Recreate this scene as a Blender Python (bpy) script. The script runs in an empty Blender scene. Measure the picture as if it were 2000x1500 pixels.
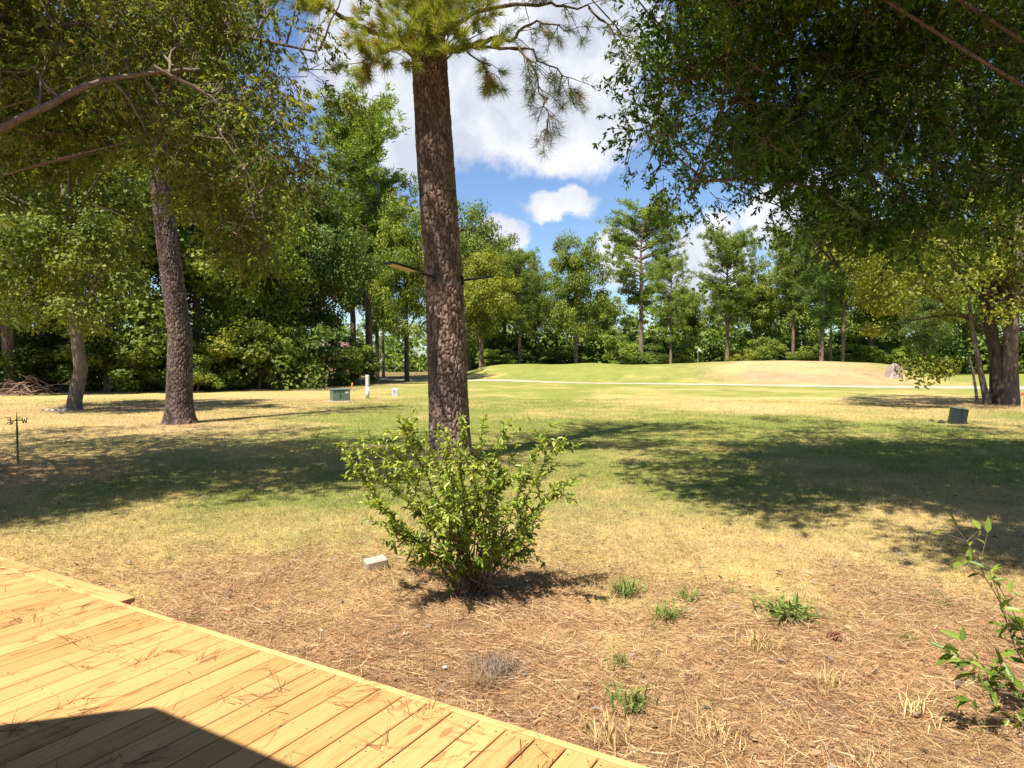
import bpy, math, numpy as np
from mathutils import Vector, Matrix
R = math.radians
rng = np.random.default_rng(7)
scene = bpy.context.scene
COL = scene.collection

# ------------------------------------------------------------------ camera
F = 1340.0                      # focal length in pixels of the 2000 px wide photograph
PITCH = math.atan(45 / F)
EYE = np.array([0.0, 0.0, 1.9])
cam_d = bpy.data.cameras.new('camera'); cam = bpy.data.objects.new('camera', cam_d); COL.objects.link(cam)
cam_d.sensor_width = 36; cam_d.lens = 36 * F / 2000; cam_d.clip_start = .05; cam_d.clip_end = 4000
cam.location = EYE; cam.rotation_euler = (R(90) - PITCH, 0, 0)
scene.camera = cam
# ------------------------------------------------------------------ sun, sky, exposure
SUN_EL = R(63); SX, SY = -.62, -.785          # horizontal direction TOWARDS the sun (behind the viewer, to the left)
sd = bpy.data.lights.new('sun', 'SUN'); sd.energy = 5.0; sd.angle = R(.55); sd.color = (1, .93, .82)
sun = bpy.data.objects.new('sun', sd); COL.objects.link(sun); sun.location = (-10, -12, 30)
TO_SUN = Vector((SX * math.cos(SUN_EL), SY * math.cos(SUN_EL), math.sin(SUN_EL))).normalized()
sun.rotation_euler = TO_SUN.to_track_quat('Z', 'Y').to_euler()
scene.view_settings.view_transform = 'Standard'; scene.view_settings.look = 'None'
scene.view_settings.gamma = 1; scene.view_settings.exposure = 1.18

world = bpy.data.worlds.new('World'); scene.world = world; world.use_nodes = True
def build_world():
    nt = world.node_tree; N = nt.nodes; L = nt.links; N.clear()
    def n(t, **k):
        x = N.new(t)
        for a, b in k.items(): setattr(x, a, b)
        return x
    out = n('ShaderNodeOutputWorld'); bg = n('ShaderNodeBackground'); bg.inputs[1].default_value = .066
    L.new(bg.outputs[0], out.inputs[0])
    sky = n('ShaderNodeTexSky', sky_type='NISHITA', sun_disc=False)
    sky.sun_elevation = SUN_EL; sky.sun_rotation = math.atan2(SX, SY)
    sky.air_density = 1.0; sky.dust_density = .4; sky.ozone_density = 2.0
    tc = n('ShaderNodeTexCoord'); d = tc.outputs['Generated']
    def math_(op, a, b=None, clamp=False):
        m = n('ShaderNodeMath', operation=op, use_clamp=clamp)
        for i, v in enumerate((a, b)):
            if v is None: continue
            if isinstance(v, (int, float)): m.inputs[i].default_value = v
            else: L.new(v, m.inputs[i])
        return m.outputs[0]
    def vm(op, a, b):
        m = n('ShaderNodeVectorMath', operation=op)
        for i, v in enumerate((a, b)):
            if isinstance(v, tuple): m.inputs[i].default_value = v
            else: L.new(v, m.inputs[i])
        return m
    def noise(vec, scale, detail, rough=.55):
        m = n('ShaderNodeTexNoise'); m.inputs['Scale'].default_value = scale; m.inputs['Detail'].default_value = detail
        m.inputs['Roughness'].default_value = rough; L.new(vec, m.inputs['Vector']); return m
    # cloud banks where they hang in this sky: direction, half width, half height
    banks = []
    def bank(u, v, hw, hh):
        c = Vector(((u - 1000) / F, 1, (705 - v) / F)); k = c.length
        banks.append((tuple(c / k), (F * k / hw, F * k / hw, F * k / hh)))
    for b in [(930, 180, 300, 130), (1110, 245, 165, 95), (790, 285, 95, 60), (1100, 90, 190, 120), (700, 110, 90, 110),
              (1092, 410, 72, 36), (985, 478, 55, 34), (1205, 505, 60, 50), (1385, 520, 80, 100), (1560, 420, 110, 80), (250, 330, 200, 90)]: bank(*b)
    dist = noise(d, 7, 6, .6)
    dv = vm('SUBTRACT', dist.outputs['Color'], (.5, .5, .5)); dv = vm('MULTIPLY', dv.outputs[0], (.10, .10, .10))
    dd = vm('ADD', d, dv.outputs[0]).outputs[0]
    mask = None
    for c, s in banks:
        q = vm('MULTIPLY', vm('SUBTRACT', dd, c).outputs[0], s)
        ln = n('ShaderNodeVectorMath', operation='LENGTH'); L.new(q.outputs[0], ln.inputs[0])
        m = math_('SUBTRACT', 1.25, ln.outputs['Value'])
        mask = m if mask is None else math_('MAXIMUM', mask, m)
    # the rest of the sky: scattered cumulus by noise on a flat layer
    sep = n('ShaderNodeSeparateXYZ'); L.new(d, sep.inputs[0])
    zz = math_('ADD', math_('MAXIMUM', sep.outputs[2], 0), .12)
    cmb = n('ShaderNodeCombineXYZ'); L.new(math_('DIVIDE', sep.outputs[0], zz), cmb.inputs[0]); L.new(math_('DIVIDE', sep.outputs[1], zz), cmb.inputs[1])
    lay = noise(cmb.outputs[0], .9, 7, .6)
    lm = math_('MULTIPLY', math_('SUBTRACT', lay.outputs['Fac'], .61), 3.5)
    mask = math_('MAXIMUM', mask, lm)
    fine = noise(d, 22, 7, .62)
    dens = math_('ADD', mask, math_('MULTIPLY', math_('SUBTRACT', fine.outputs['Fac'], .5), .9))
    mr = n('ShaderNodeMapRange', interpolation_type='SMOOTHSTEP'); L.new(dens, mr.inputs[0])
    mr.inputs[1].default_value = .02; mr.inputs[2].default_value = .42
    shade = noise(vm('ADD', dd, (.0, .0, .03)).outputs[0], 9, 5, .55)
    cr = n('ShaderNodeValToRGB'); L.new(shade.outputs['Fac'], cr.inputs[0])
    cr.color_ramp.elements[0].position = .42; cr.color_ramp.elements[0].color = (4.7, 5.0, 5.8, 1)
    cr.color_ramp.elements[1].position = .66; cr.color_ramp.elements[1].color = (7.3, 7.4, 7.7, 1)
    hue = n('ShaderNodeMixRGB', blend_type='MULTIPLY'); hue.inputs[0].default_value = 1; L.new(sky.outputs[0], hue.inputs[1])
    hue.inputs[2].default_value = (.92, 1.02, 1.16, 1)
    mix = n('ShaderNodeMixRGB'); L.new(mr.outputs[0], mix.inputs[0]); L.new(hue.outputs[0], mix.inputs[1]); L.new(cr.outputs[0], mix.inputs[2])
    L.new(mix.outputs[0], bg.inputs[0])
build_world()

# ------------------------------------------------------------------ helpers
def at(u, v, Y):
    """point at distance Y seen at pixel u, v of the photograph"""
    y = (750 - v) / F
    d = np.array([(u - 1000) / F, math.cos(PITCH) + y * math.sin(PITCH), -math.sin(PITCH) + y * math.cos(PITCH)])
    return EYE + d * (Y / d[1])
def gp(u, v, z=0.0):
    y = (750 - v) / F
    d = np.array([(u - 1000) / F, math.cos(PITCH) + y * math.sin(PITCH), -math.sin(PITCH) + y * math.cos(PITCH)])
    return EYE + d * ((z - EYE[2]) / d[2])
def project(P):
    Q = np.asarray(P) - EYE
    dep = Q[:, 1] * math.cos(PITCH) - Q[:, 2] * math.sin(PITCH)
    up = Q[:, 1] * math.sin(PITCH) + Q[:, 2] * math.cos(PITCH)
    dep_ = np.maximum(dep, .01)
    return 1000 + F * Q[:, 0] / dep_, 750 - F * up / dep_, dep
def inside(poly, u, v):
    r = np.zeros(len(u), bool); n = len(poly)
    for i in range(n):
        x0, y0 = poly[i]; x1, y1 = poly[(i + 1) % n]
        c = (y0 > v) != (y1 > v)
        r ^= c & (u < (x1 - x0) * (v - y0) / ((y1 - y0) if y1 != y0 else 1e-9) + x0)
    return r
_T = np.random.default_rng(3).random((256, 256))
def vnoise(x, y):
    x = np.asarray(x, float); y = np.asarray(y, float)
    xi = np.floor(x).astype(int); yi = np.floor(y).astype(int); fx = x - xi; fy = y - yi
    fx = fx * fx * (3 - 2 * fx); fy = fy * fy * (3 - 2 * fy)
    a = _T[xi & 255, yi & 255]; b = _T[(xi + 1) & 255, yi & 255]; c = _T[xi & 255, (yi + 1) & 255]; d = _T[(xi + 1) & 255, (yi + 1) & 255]
    return (a * (1 - fx) + b * fx) * (1 - fy) + (c * (1 - fx) + d * fx) * fy
def fbm(x, y, o=4):
    s = 0; a = .5; t = 0
    for k in range(o):
        s = s + a * vnoise(x * 2 ** k + 17.3 * k, y * 2 ** k + 9.1 * k); t += a; a *= .5
    return s / t
def sstep(a, b, x):
    t = np.clip((np.asarray(x, float) - a) / (b - a), 0, 1); return t * t * (3 - 2 * t)
def unit(n, r=rng):
    v = r.normal(size=(n, 3)); return v / np.linalg.norm(v, axis=1, keepdims=True)
def norm(v): return v / np.maximum(np.linalg.norm(v, axis=-1, keepdims=True), 1e-9)

def mesh(name, V, Fc, mat, col=None, rnd=None, smooth=False):
    V = np.asarray(V, np.float32); Fc = np.asarray(Fc, np.int32); m, k = Fc.shape
    me = bpy.data.meshes.new(name)
    me.vertices.add(len(V)); me.vertices.foreach_set('co', V.ravel())
    me.loops.add(m * k); me.loops.foreach_set('vertex_index', Fc.ravel())
    me.polygons.add(m); me.polygons.foreach_set('loop_start', np.arange(0, m * k, k, dtype=np.int32))
    try: me.polygons.foreach_set('loop_total', np.full(m, k, np.int32))
    except Exception: pass
    if smooth: me.polygons.foreach_set('use_smooth', np.ones(m, bool))
    if col is not None:
        a = me.attributes.new('col', 'FLOAT_COLOR', 'POINT'); c = np.ones((len(V), 4), np.float32); c[:, :3] = col; a.data.foreach_set('color', c.ravel())
    if rnd is not None:
        a = me.attributes.new('rnd', 'FLOAT', 'POINT'); a.data.foreach_set('value', np.asarray(rnd, np.float32))
    me.update(calc_edges=True); me.validate()
    if mat: me.materials.append(mat)
    return me
def obj(name, me, parent=None, loc=(0, 0, 0), rot=(0, 0, 0)):
    o = bpy.data.objects.new(name, me); COL.objects.link(o); o.location = loc; o.rotation_euler = rot
    if parent: o.parent = parent
    return o
def tag(o, label=None, cat=None, group=None, kind=None):
    for k, v in (('label', label), ('category', cat), ('group', group), ('kind', kind)):
        if v: o[k] = v
    return o
def thing(name, label, cat, loc=(0, 0, 0), rz=0, group=None):
    return tag(obj(name, None, None, tuple(float(c) for c in loc), (0, 0, rz)), label, cat, group)
class MB:
    """collects boxes / tubes / polygons into one mesh with mixed faces"""
    def __init__(s): s.v = []; s.f = []
    def add(s, V, Fc):
        b = len(s.v); s.v += [tuple(map(float, p)) for p in V]; s.f += [tuple(int(i) + b for i in f) for f in Fc]
    def box(s, c, sz, M=None, bev=0.0):
        x, y, z = (q / 2 for q in sz); P = []
        b = min(bev, x * .9, y * .9, z * .9)
        if b <= 0:
            P = [(i * x, j * y, k * z) for i in (-1, 1) for j in (-1, 1) for k in (-1, 1)]
            Fs = [(0, 1, 3, 2), (4, 6, 7, 5), (0, 4, 5, 1), (2, 3, 7, 6), (0, 2, 6, 4), (1, 5, 7, 3)]
        else:                                   # chamfer all round: inset top and bottom and the four uprights
            ring = lambda hx, hy, c_, zz: [(hx, hy - c_, zz), (hx - c_, hy, zz), (-hx + c_, hy, zz), (-hx, hy - c_, zz), (-hx, -hy + c_, zz), (-hx + c_, -hy, zz), (hx - c_, -hy, zz), (hx, -hy + c_, zz)]
            P = ring(x - b, y - b, b * .4, -z) + ring(x, y, b, -z + b) + ring(x, y, b, z - b) + ring(x - b, y - b, b * .4, z)
            Fs = [tuple(range(7, -1, -1)), tuple(range(24, 32))]
            for r_ in range(3):
                for i in range(8): Fs.append((r_ * 8 + i, r_ * 8 + (i + 1) % 8, r_ * 8 + 8 + (i + 1) % 8, r_ * 8 + 8 + i))
        P = [Vector(p) for p in P]
        if M is not None: P = [M @ p for p in P]
        s.add([(p[0] + c[0], p[1] + c[1], p[2] + c[2]) for p in P], Fs); return s
    def tube(s, pts, rad, n=8, cap=True):
        V, Q = tube(pts, rad, n); s.add(V, Q)
        if cap:
            b = len(s.v) - len(V); m = len(pts)
            s.f.append(tuple(b + i for i in range(n - 1, -1, -1))); s.f.append(tuple(b + (m - 1) * n + i for i in range(n)))
        return s
    def me(s, name, mat, smooth=False):
        me = bpy.data.meshes.new(name); me.from_pydata(s.v, [], s.f); me.update()
        if smooth:
            for p in me.polygons: p.use_smooth = True
        me.materials.append(mat); return me
def tube(pts, rad, n=8):
    pts = np.asarray(pts, float); rad = np.broadcast_to(np.asarray(rad, float), (len(pts),))
    t = np.gradient(pts, axis=0); t = norm(t)
    ref = np.array([0, 0, 1.]) if abs(t[0, 2]) < .9 else np.array([1., 0, 0])
    a = np.cross(t, ref); a = norm(a); b = np.cross(t, a)
    th = np.linspace(0, 2 * np.pi, n, endpoint=False)
    V = pts[:, None, :] + rad[:, None, None] * (np.cos(th)[None, :, None] * a[:, None, :] + np.sin(th)[None, :, None] * b[:, None, :])
    m = len(pts); i = np.arange(m - 1)[:, None] * n; j = np.arange(n)[None, :]; k = (j + 1) % n
    Q = np.stack([i + j, i + k, i + n + k, i + n + j], -1).reshape(-1, 4)
    return V.reshape(-1, 3), Q
def tubes(list_, n=6):
    Vs, Fs, b = [], [], 0
    for pts, rad in list_:
        V, Q = tube(pts, rad, n); Vs.append(V); Fs.append(Q + b); b += len(V)
    return np.concatenate(Vs), np.concatenate(Fs)
def leaves(P, A, Nn, Ln, Wd, fold=.12, mid=.45):
    """one folded quad a leaf: base, side, tip, side"""
    n = len(P); A = norm(A); S = norm(np.cross(A, Nn)); Nn = norm(np.cross(S, A))
    Ln = np.broadcast_to(Ln, (n,))[:, None]; Wd = np.broadcast_to(Wd, (n,))[:, None]
    m = P + A * Ln * mid + Nn * Wd * fold
    V = np.stack([P, m + S * Wd / 2, P + A * Ln - Nn * Ln * .06, m - S * Wd / 2], 1).reshape(-1, 3)
    return V, np.arange(n * 4).reshape(-1, 4)
def leaves6(P, A, Nn, Ln, Wd, fold=.25):
    n = len(P); A = norm(A); S = norm(np.cross(A, Nn)); Nn = norm(np.cross(S, A)); Ln = Ln[:, None]; Wd = Wd[:, None]
    e1 = P + A * Ln * .28 + Nn * Wd * fold; e2 = P + A * Ln * .64 + Nn * Wd * fold * .6 - Nn * Ln * .05
    V = np.stack([P, e1 + S * Wd * .46, e2 + S * Wd * .40, P + A * Ln - Nn * Ln * .18, e2 - S * Wd * .40, e1 - S * Wd * .46], 1).reshape(-1, 3); i = np.arange(n)[:, None] * 6
    return V, np.concatenate([i + np.array([0, 1, 2, 3]), i + np.array([0, 3, 4, 5])])
def spikes(P, A, Ln, Wd, r=rng):
    """thin triangles: needles, blades"""
    n = len(P); A = norm(A); S = norm(np.cross(A, unit(n, r)))
    Ln = np.broadcast_to(Ln, (n,))[:, None]; Wd = np.broadcast_to(Wd, (n,))[:, None]
    V = np.stack([P - S * Wd / 2, P + S * Wd / 2, P + A * Ln], 1).reshape(-1, 3)
    return V, np.arange(n * 3).reshape(-1, 3)

# ------------------------------------------------------------------ materials
def newmat(name):
    m = bpy.data.materials.new(name); m.use_nodes = True; nt = m.node_tree; b = nt.nodes['Principled BSDF']
    b.inputs['Roughness'].default_value = .8
    return m, nt, b
def nd(nt, t, **k):
    x = nt.nodes.new(t)
    for a, c in k.items(): setattr(x, a, c)
    return x
def noise_n(nt, scale, detail=4, rough=.55, vec=None, stretch=None, coord='Object'):
    x = nd(nt, 'ShaderNodeTexNoise'); x.inputs['Scale'].default_value = scale; x.inputs['Detail'].default_value = detail; x.inputs['Roughness'].default_value = rough
    if vec is None:
        tc = nd(nt, 'ShaderNodeTexCoord'); vec = tc.outputs[coord]
    if stretch:
        mp = nd(nt, 'ShaderNodeMapping'); mp.inputs['Scale'].default_value = stretch; nt.links.new(vec, mp.inputs['Vector']); vec = mp.outputs[0]
    nt.links.new(vec, x.inputs['Vector']); return x
def ramp(nt, fac, stops):
    r = nd(nt, 'ShaderNodeValToRGB'); e = r.color_ramp.elements
    e[0].position, e[0].color = stops[0][0], (*stops[0][1], 1); e[1].position, e[1].color = stops[-1][0], (*stops[-1][1], 1)
    for p, c in stops[1:-1]:
        q = e.new(p); q.color = (*c, 1)
    nt.links.new(fac, r.inputs[0]); return r.outputs[0]
def mixc(nt, a, b, fac=1.0, mode='MULTIPLY'):
    m = nd(nt, 'ShaderNodeMixRGB', blend_type=mode)
    for i, v in ((0, fac), (1, a), (2, b)):
        if isinstance(v, (int, float)): m.inputs[i].default_value = v
        elif isinstance(v, tuple): m.inputs[i].default_value = (*v, 1)
        else: nt.links.new(v, m.inputs[i])
    return m.outputs[0]
def bump(nt, b, h, strength=.5, dist=.02):
    x = nd(nt, 'ShaderNodeBump'); x.inputs['Strength'].default_value = strength; x.inputs['Distance'].default_value = dist
    nt.links.new(h, x.inputs['Height']); nt.links.new(x.outputs[0], b.inputs['Normal'])
def plain(name, c, rough=.7, metal=0, var=.25, scale=12, bmp=.0):
    m, nt, b = newmat(name); b.inputs['Roughness'].default_value = rough; b.inputs['Metallic'].default_value = metal
    x = noise_n(nt, scale, 5)
    nt.links.new(ramp(nt, x.outputs['Fac'], [(.3, tuple(q * (1 - var) for q in c)), (.7, tuple(min(1, q * (1 + var)) for q in c))]), b.inputs['Base Color'])
    if bmp: bump(nt, b, x.outputs['Fac'], bmp, .01)
    return m
def foliage(name, stops, transl=.35, rough=.5, spec=.35):
    m, nt, b = newmat(name); L = nt.links
    a = nd(nt, 'ShaderNodeAttribute', attribute_name='rnd'); c = ramp(nt, a.outputs['Fac'], stops)
    oi = nd(nt, 'ShaderNodeObjectInfo'); c = mixc(nt, c, oi.outputs['Color'])
    L.new(c, b.inputs['Base Color']); b.inputs['Roughness'].default_value = rough; b.inputs['Specular IOR Level'].default_value = spec
    tr = nd(nt, 'ShaderNodeBsdfTranslucent'); L.new(mixc(nt, c, (1.25, 1.2, .55)), tr.inputs[0])
    mx = nd(nt, 'ShaderNodeMixShader'); mx.inputs[0].default_value = transl
    L.new(b.outputs[0], mx.inputs[1]); L.new(tr.outputs[0], mx.inputs[2]); L.new(mx.outputs[0], nt.nodes['Material Output'].inputs[0])
    return m
def blade_mat(name):
    m, nt, b = newmat(name); L = nt.links
    a = nd(nt, 'ShaderNodeAttribute', attribute_name='col'); L.new(a.outputs['Color'], b.inputs['Base Color']); b.inputs['Roughness'].default_value = .65
    b.inputs['Specular IOR Level'].default_value = .2
    tr = nd(nt, 'ShaderNodeBsdfTranslucent'); L.new(a.outputs['Color'], tr.inputs[0])
    mx = nd(nt, 'ShaderNodeMixShader'); mx.inputs[0].default_value = .3
    L.new(b.outputs[0], mx.inputs[1]); L.new(tr.outputs[0], mx.inputs[2]); L.new(mx.outputs[0], nt.nodes['Material Output'].inputs[0])
    return m
def bark_mat(name, c0, c1, c2, stretch=(14, 14, 3), bstr=.9, dist=.03):
    m, nt, b = newmat(name); b.inputs['Roughness'].default_value = .9; b.inputs['Specular IOR Level'].default_value = .15
    x = noise_n(nt, 1, 6, .65, stretch=stretch); y = noise_n(nt, 1.3, 3)
    c = ramp(nt, x.outputs['Fac'], [(.3, c0), (.5, c1), (.72, c2)])
    c = mixc(nt, c, ramp(nt, y.outputs['Fac'], [(.3, (.75, .75, .75)), (.7, (1.2, 1.15, 1.1))]))
    nt.links.new(c, b.inputs['Base Color']); bump(nt, b, x.outputs['Fac'], bstr, dist); return m
def plate_bark_mat(name):
    m, nt, b = newmat(name); b.inputs['Roughness'].default_value = .88; b.inputs['Specular IOR Level'].default_value = .15
    a = nd(nt, 'ShaderNodeAttribute', attribute_name='rnd'); x = noise_n(nt, 1, 6, .7, stretch=(40, 40, 9)); y = noise_n(nt, 2.2, 4)
    c = ramp(nt, a.outputs['Fac'], [(0, (.10, .07, .058)), (.4, (.215, .155, .125)), (.8, (.28, .215, .178)), (1, (.33, .215, .15))])
    c = mixc(nt, c, ramp(nt, x.outputs['Fac'], [(.25, (.68, .65, .64)), (.75, (1.25, 1.23, 1.22))]))
    oi = nd(nt, 'ShaderNodeObjectInfo'); c = mixc(nt, c, oi.outputs['Color'])
    c = mixc(nt, c, ramp(nt, y.outputs['Fac'], [(.3, (.8, .8, .82)), (.7, (1.15, 1.08, 1.05))]))
    nt.links.new(c, b.inputs['Base Color']); bump(nt, b, x.outputs['Fac'], .7, .012); return m

M = {}
M['oak'] = foliage('oak_leaf', [(0, (.04, .052, .011)), (.4, (.135, .18, .034)), (.75, (.27, .30, .056)), (1, (.48, .40, .09))], .45, .55, .2)
M['right_oak'] = foliage('dark_oak_leaf', [(0, (.022, .046, .012)), (.5, (.078, .145, .028)), (.8, (.18, .28, .045)), (1, (.34, .41, .065))], .42, .55, .15)
M['broad'] = foliage('woodland_leaf', [(0, (.05, .085, .017)), (.5, (.14, .188, .034)), (1, (.30, .325, .06))], .35, .55, .25)
M['pineleaf'] = foliage('pine_needle', [(0, (.055, .095, .02)), (.5, (.145, .205, .04)), (1, (.29, .32, .06))], .3, .5, .3)
M['needle'] = foliage('long_needle', [(0, (.06, .09, .02)), (.45, (.17, .225, .04)), (.75, (.36, .40, .06)), (.93, (.44, .37, .09)), (1, (.34, .16, .06))], .4, .45, .4)
M['bush'] = foliage('bush_leaf', [(0, (.10, .16, .024)), (.5, (.24, .33, .048)), (1, (.46, .50, .085))], .36, .42, .4)
M['bark'] = plate_bark_mat('plated_pine_bark')
M['bark_far'] = bark_mat('far_bark', (.07, .05, .04), (.16, .115, .09), (.26, .20, .16), (7, 7, 1.5))
M['bark_grey'] = bark_mat('grey_bark', (.075, .06, .05), (.155, .128, .105), (.26, .22, .18), (18, 18, 3.5))
M['bark_dark'] = bark_mat('dark_bark', (.035, .028, .022), (.075, .06, .048), (.13, .10, .08), (8, 8, 2))
M['twig'] = bark_mat('twig_bark', (.08, .055, .04), (.16, .115, .085), (.27, .21, .16), (30, 30, 30), .4, .005)
M['blade'] = blade_mat('grass_blade')

# ------------------------------------------------------------------ terrain
def hgt(x, y):
    x = np.asarray(x, float); y = np.asarray(y, float)
    foot = np.clip(66.5 - .52 * (x + 2), 53, 70) ; base = 1.45 * sstep(0, 13, y - foot) * sstep(-9, -1, x) * (1 - sstep(34, 46, x)) * (1 - .35 * sstep(80, 100, y))
    b = .42 * np.exp(-((x - .6) / 4.0) ** 2 - ((y - 70) / 6.5) ** 2) + .22 * np.exp(-((x - 8.5) / 2.5) ** 2 - ((y - 74) / 5) ** 2)
    c = .5 * np.exp(-((x - 25.5) / 12.0) ** 2 - ((y - 66) / 5.5) ** 2) * sstep(0, 6, y - foot)
    und = .05 * (fbm(x * .12, y * .12, 3) - .5) * sstep(9, 20, np.hypot(x, y))
    near = .05 * (fbm(x * .9 + 5, y * .9, 3) - .5) * sstep(2, 4, np.hypot(x, y))
    return base + b + c + und + near
def zone(x, y):
    """albedo of the ground cover: pine straw, dry grass, green grass"""
    x = np.asarray(x, float); y = np.asarray(y, float)
    n1 = fbm(x * .35 + 3, y * .35, 4); n2 = fbm(x * 1.3 + 31, y * 1.3 + 7, 4); n3 = fbm(x * 5 + 3, y * 5 + 70, 3); n0 = fbm(x * .09 + 50, y * .09 + 20, 3)
    fade = 1 - .8 * sstep(14, 45, y); n3 = .5 + (n3 - .5) * fade; n2 = .5 + (n2 - .5) * (1 - .6 * sstep(30, 60, y))
    straw = np.array([.40, .25, .14]); straw2 = np.array([.22, .14, .09]); dry = np.array([.46, .345, .145]); pale = np.array([.52, .39, .205]); green = np.array([.175, .215, .045])
    def mix(a, b, t): return a * (1 - t[..., None]) + b * t[..., None]
    c = mix(np.broadcast_to(straw, x.shape + (3,)), straw2, np.clip((n3 - .45) * 2.2 + (n2 - .5), 0, 1))
    ylim = 5.75 + .04 * np.maximum(-x, 0) - .2 * np.maximum(x, 0) + 3.2 * (n2 - .5) + 2.2 * (n1 - .5)
    t = sstep(-.9, 1.1, y - ylim); c = mix(c, mix(np.broadcast_to(dry, x.shape + (3,)), pale, np.clip((n2 - .35) * 2, 0, 1)), t)
    # greenness
    g = .08 + .30 * sstep(7, 9.5, y) + .30 * sstep(12, 17, y) * sstep(-9, -3, x) - .25 * sstep(-5, -11, x) * 1
    g = g + .25 * np.exp(-((x - 7) / 5.5) ** 2 - ((y - 14) / 6) ** 2) + .12 * np.exp(-((x + 5) / 5) ** 2 - ((y - 13.5) / 4) ** 2) + .3 * np.exp(-((x - 3) / 5) ** 2 - ((y - 20) / 4) ** 2)  # greener grass where tree shadows fall, deepening their shade in the colour
    g = g - .55 * sstep(24, 29, y) * (1 - sstep(35, 41, y)) * sstep(1, 7, x)
    g = g + .25 * np.exp(-((x + 6) / 5) ** 2 - ((y - 26) / 6) ** 2) + .42 * sstep(56, 62, y) + .2 * sstep(42, 48, y)
    g = g - 1.5 * np.exp(-((x - 25.5) / 8) ** 2 - ((y - 62) / 8) ** 2) - .9 * np.exp(-((x + 2.5) / 3.0) ** 2 - ((y - 70) / 5) ** 2)
    g = g + .6 * sstep(40, 46, x) * sstep(58, 64, y)
    g = g + (n1 - .5) * 1.5 + (n2 - .5) * 1.1 + (n0 - .5) * .8
    c = mix(c, np.broadcast_to(green, x.shape + (3,)), np.clip(g, 0, .88) * t)
    q = np.exp(-((x - 26) / 7.5) ** 2 - ((y - 60) / 8) ** 2) * (.6 + .8 * n1); c = mix(c, np.array([.34, .235, .15]), np.clip(q * 1.3, 0, .92) * (.55 + .45 * sstep(.35, .6, n0 * .5 + n1 * .5)))
    # needle litter under the pines and in the left corner
    for cx, cy, r_, k in ((-10.3, 21, 2.6, .55), (-16.5, 27.5, 3.2, .9), (-1.2, 13, 1.6, .55), (-8.6, 11.3, 2.0, .9), (20, 29, 3.5, .7), (-12, 33, 7, .45)):
        q = np.exp(-((x - cx) ** 2 + (y - cy) ** 2) / r_ ** 2) * k * np.clip(.4 + 1.4 * n2, 0, 1); c = mix(c, straw * .85, np.clip(q, 0, 1))
    wood = sstep(40, 46, y) * sstep(-6, -14, x); c = mix(c, np.array([.16, .115, .06]), wood * .8)
    return c * (.8 + .4 * n3)[..., None]
def build_ground():
    far = lambda a, n, e: a + np.geomspace(1, 1 + e, n) - 1
    xp = np.concatenate([np.linspace(9, 52, 66), far(52, 34, 1500)[1:]]); xs = np.unique(np.concatenate([-xp, np.linspace(-9, 9, 180), xp]))
    ys = np.unique(np.concatenate([-far(0, 14, 60), np.linspace(0, 2.5, 8), np.linspace(2.5, 16, 135), np.linspace(16, 92, 160), far(92, 40, 2400)]))
    X, Y = np.meshgrid(xs, ys); Z = hgt(X, Y)
    V = np.stack([X, Y, Z], -1).reshape(-1, 3); nx, ny = len(xs), len(ys)
    i = np.arange(ny - 1)[:, None] * nx; j = np.arange(nx - 1)[None, :]
    Q = np.stack([i + j, i + j + 1, i + nx + j + 1, i + nx + j], -1).reshape(-1, 4)
    m, nt, b = newmat('lawn_soil'); b.inputs['Roughness'].default_value = .95; b.inputs['Specular IOR Level'].default_value = .1
    a = nd(nt, 'ShaderNodeAttribute', attribute_name='col')
    f1 = noise_n(nt, 55, 5, .7); f2 = noise_n(nt, 6, 4, .6); f3 = noise_n(nt, 1, 5, .65, stretch=(2, 2, 2))
    c = mixc(nt, a.outputs['Color'], ramp(nt, f1.outputs['Fac'], [(.28, (.45, .42, .4)), (.5, (.95, .95, .95)), (.75, (1.45, 1.4, 1.3))]))
    c = mixc(nt, c, ramp(nt, f2.outputs['Fac'], [(.3, (.82, .84, .8)), (.7, (1.15, 1.12, 1.1))]))
    c = mixc(nt, c, ramp(nt, f3.outputs['Fac'], [(.3, (.88, .92, .85)), (.7, (1.12, 1.08, 1.05))]))
    f4 = noise_n(nt, .55, 9, .72); c = mixc(nt, c, ramp(nt, f4.outputs['Fac'], [(.34, (.80, .86, .74)), (.5, (1, 1, 1)), (.66, (1.14, 1.08, 1.06))]))
    nt.links.new(c, b.inputs['Base Color']); bump(nt, b, f1.outputs['Fac'], .8, .03)
    me = mesh('ground', V, Q, m, col=zone(X.ravel(), Y.ravel()), smooth=True)
    tag(obj('ground', me), kind='structure')
build_ground()
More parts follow.
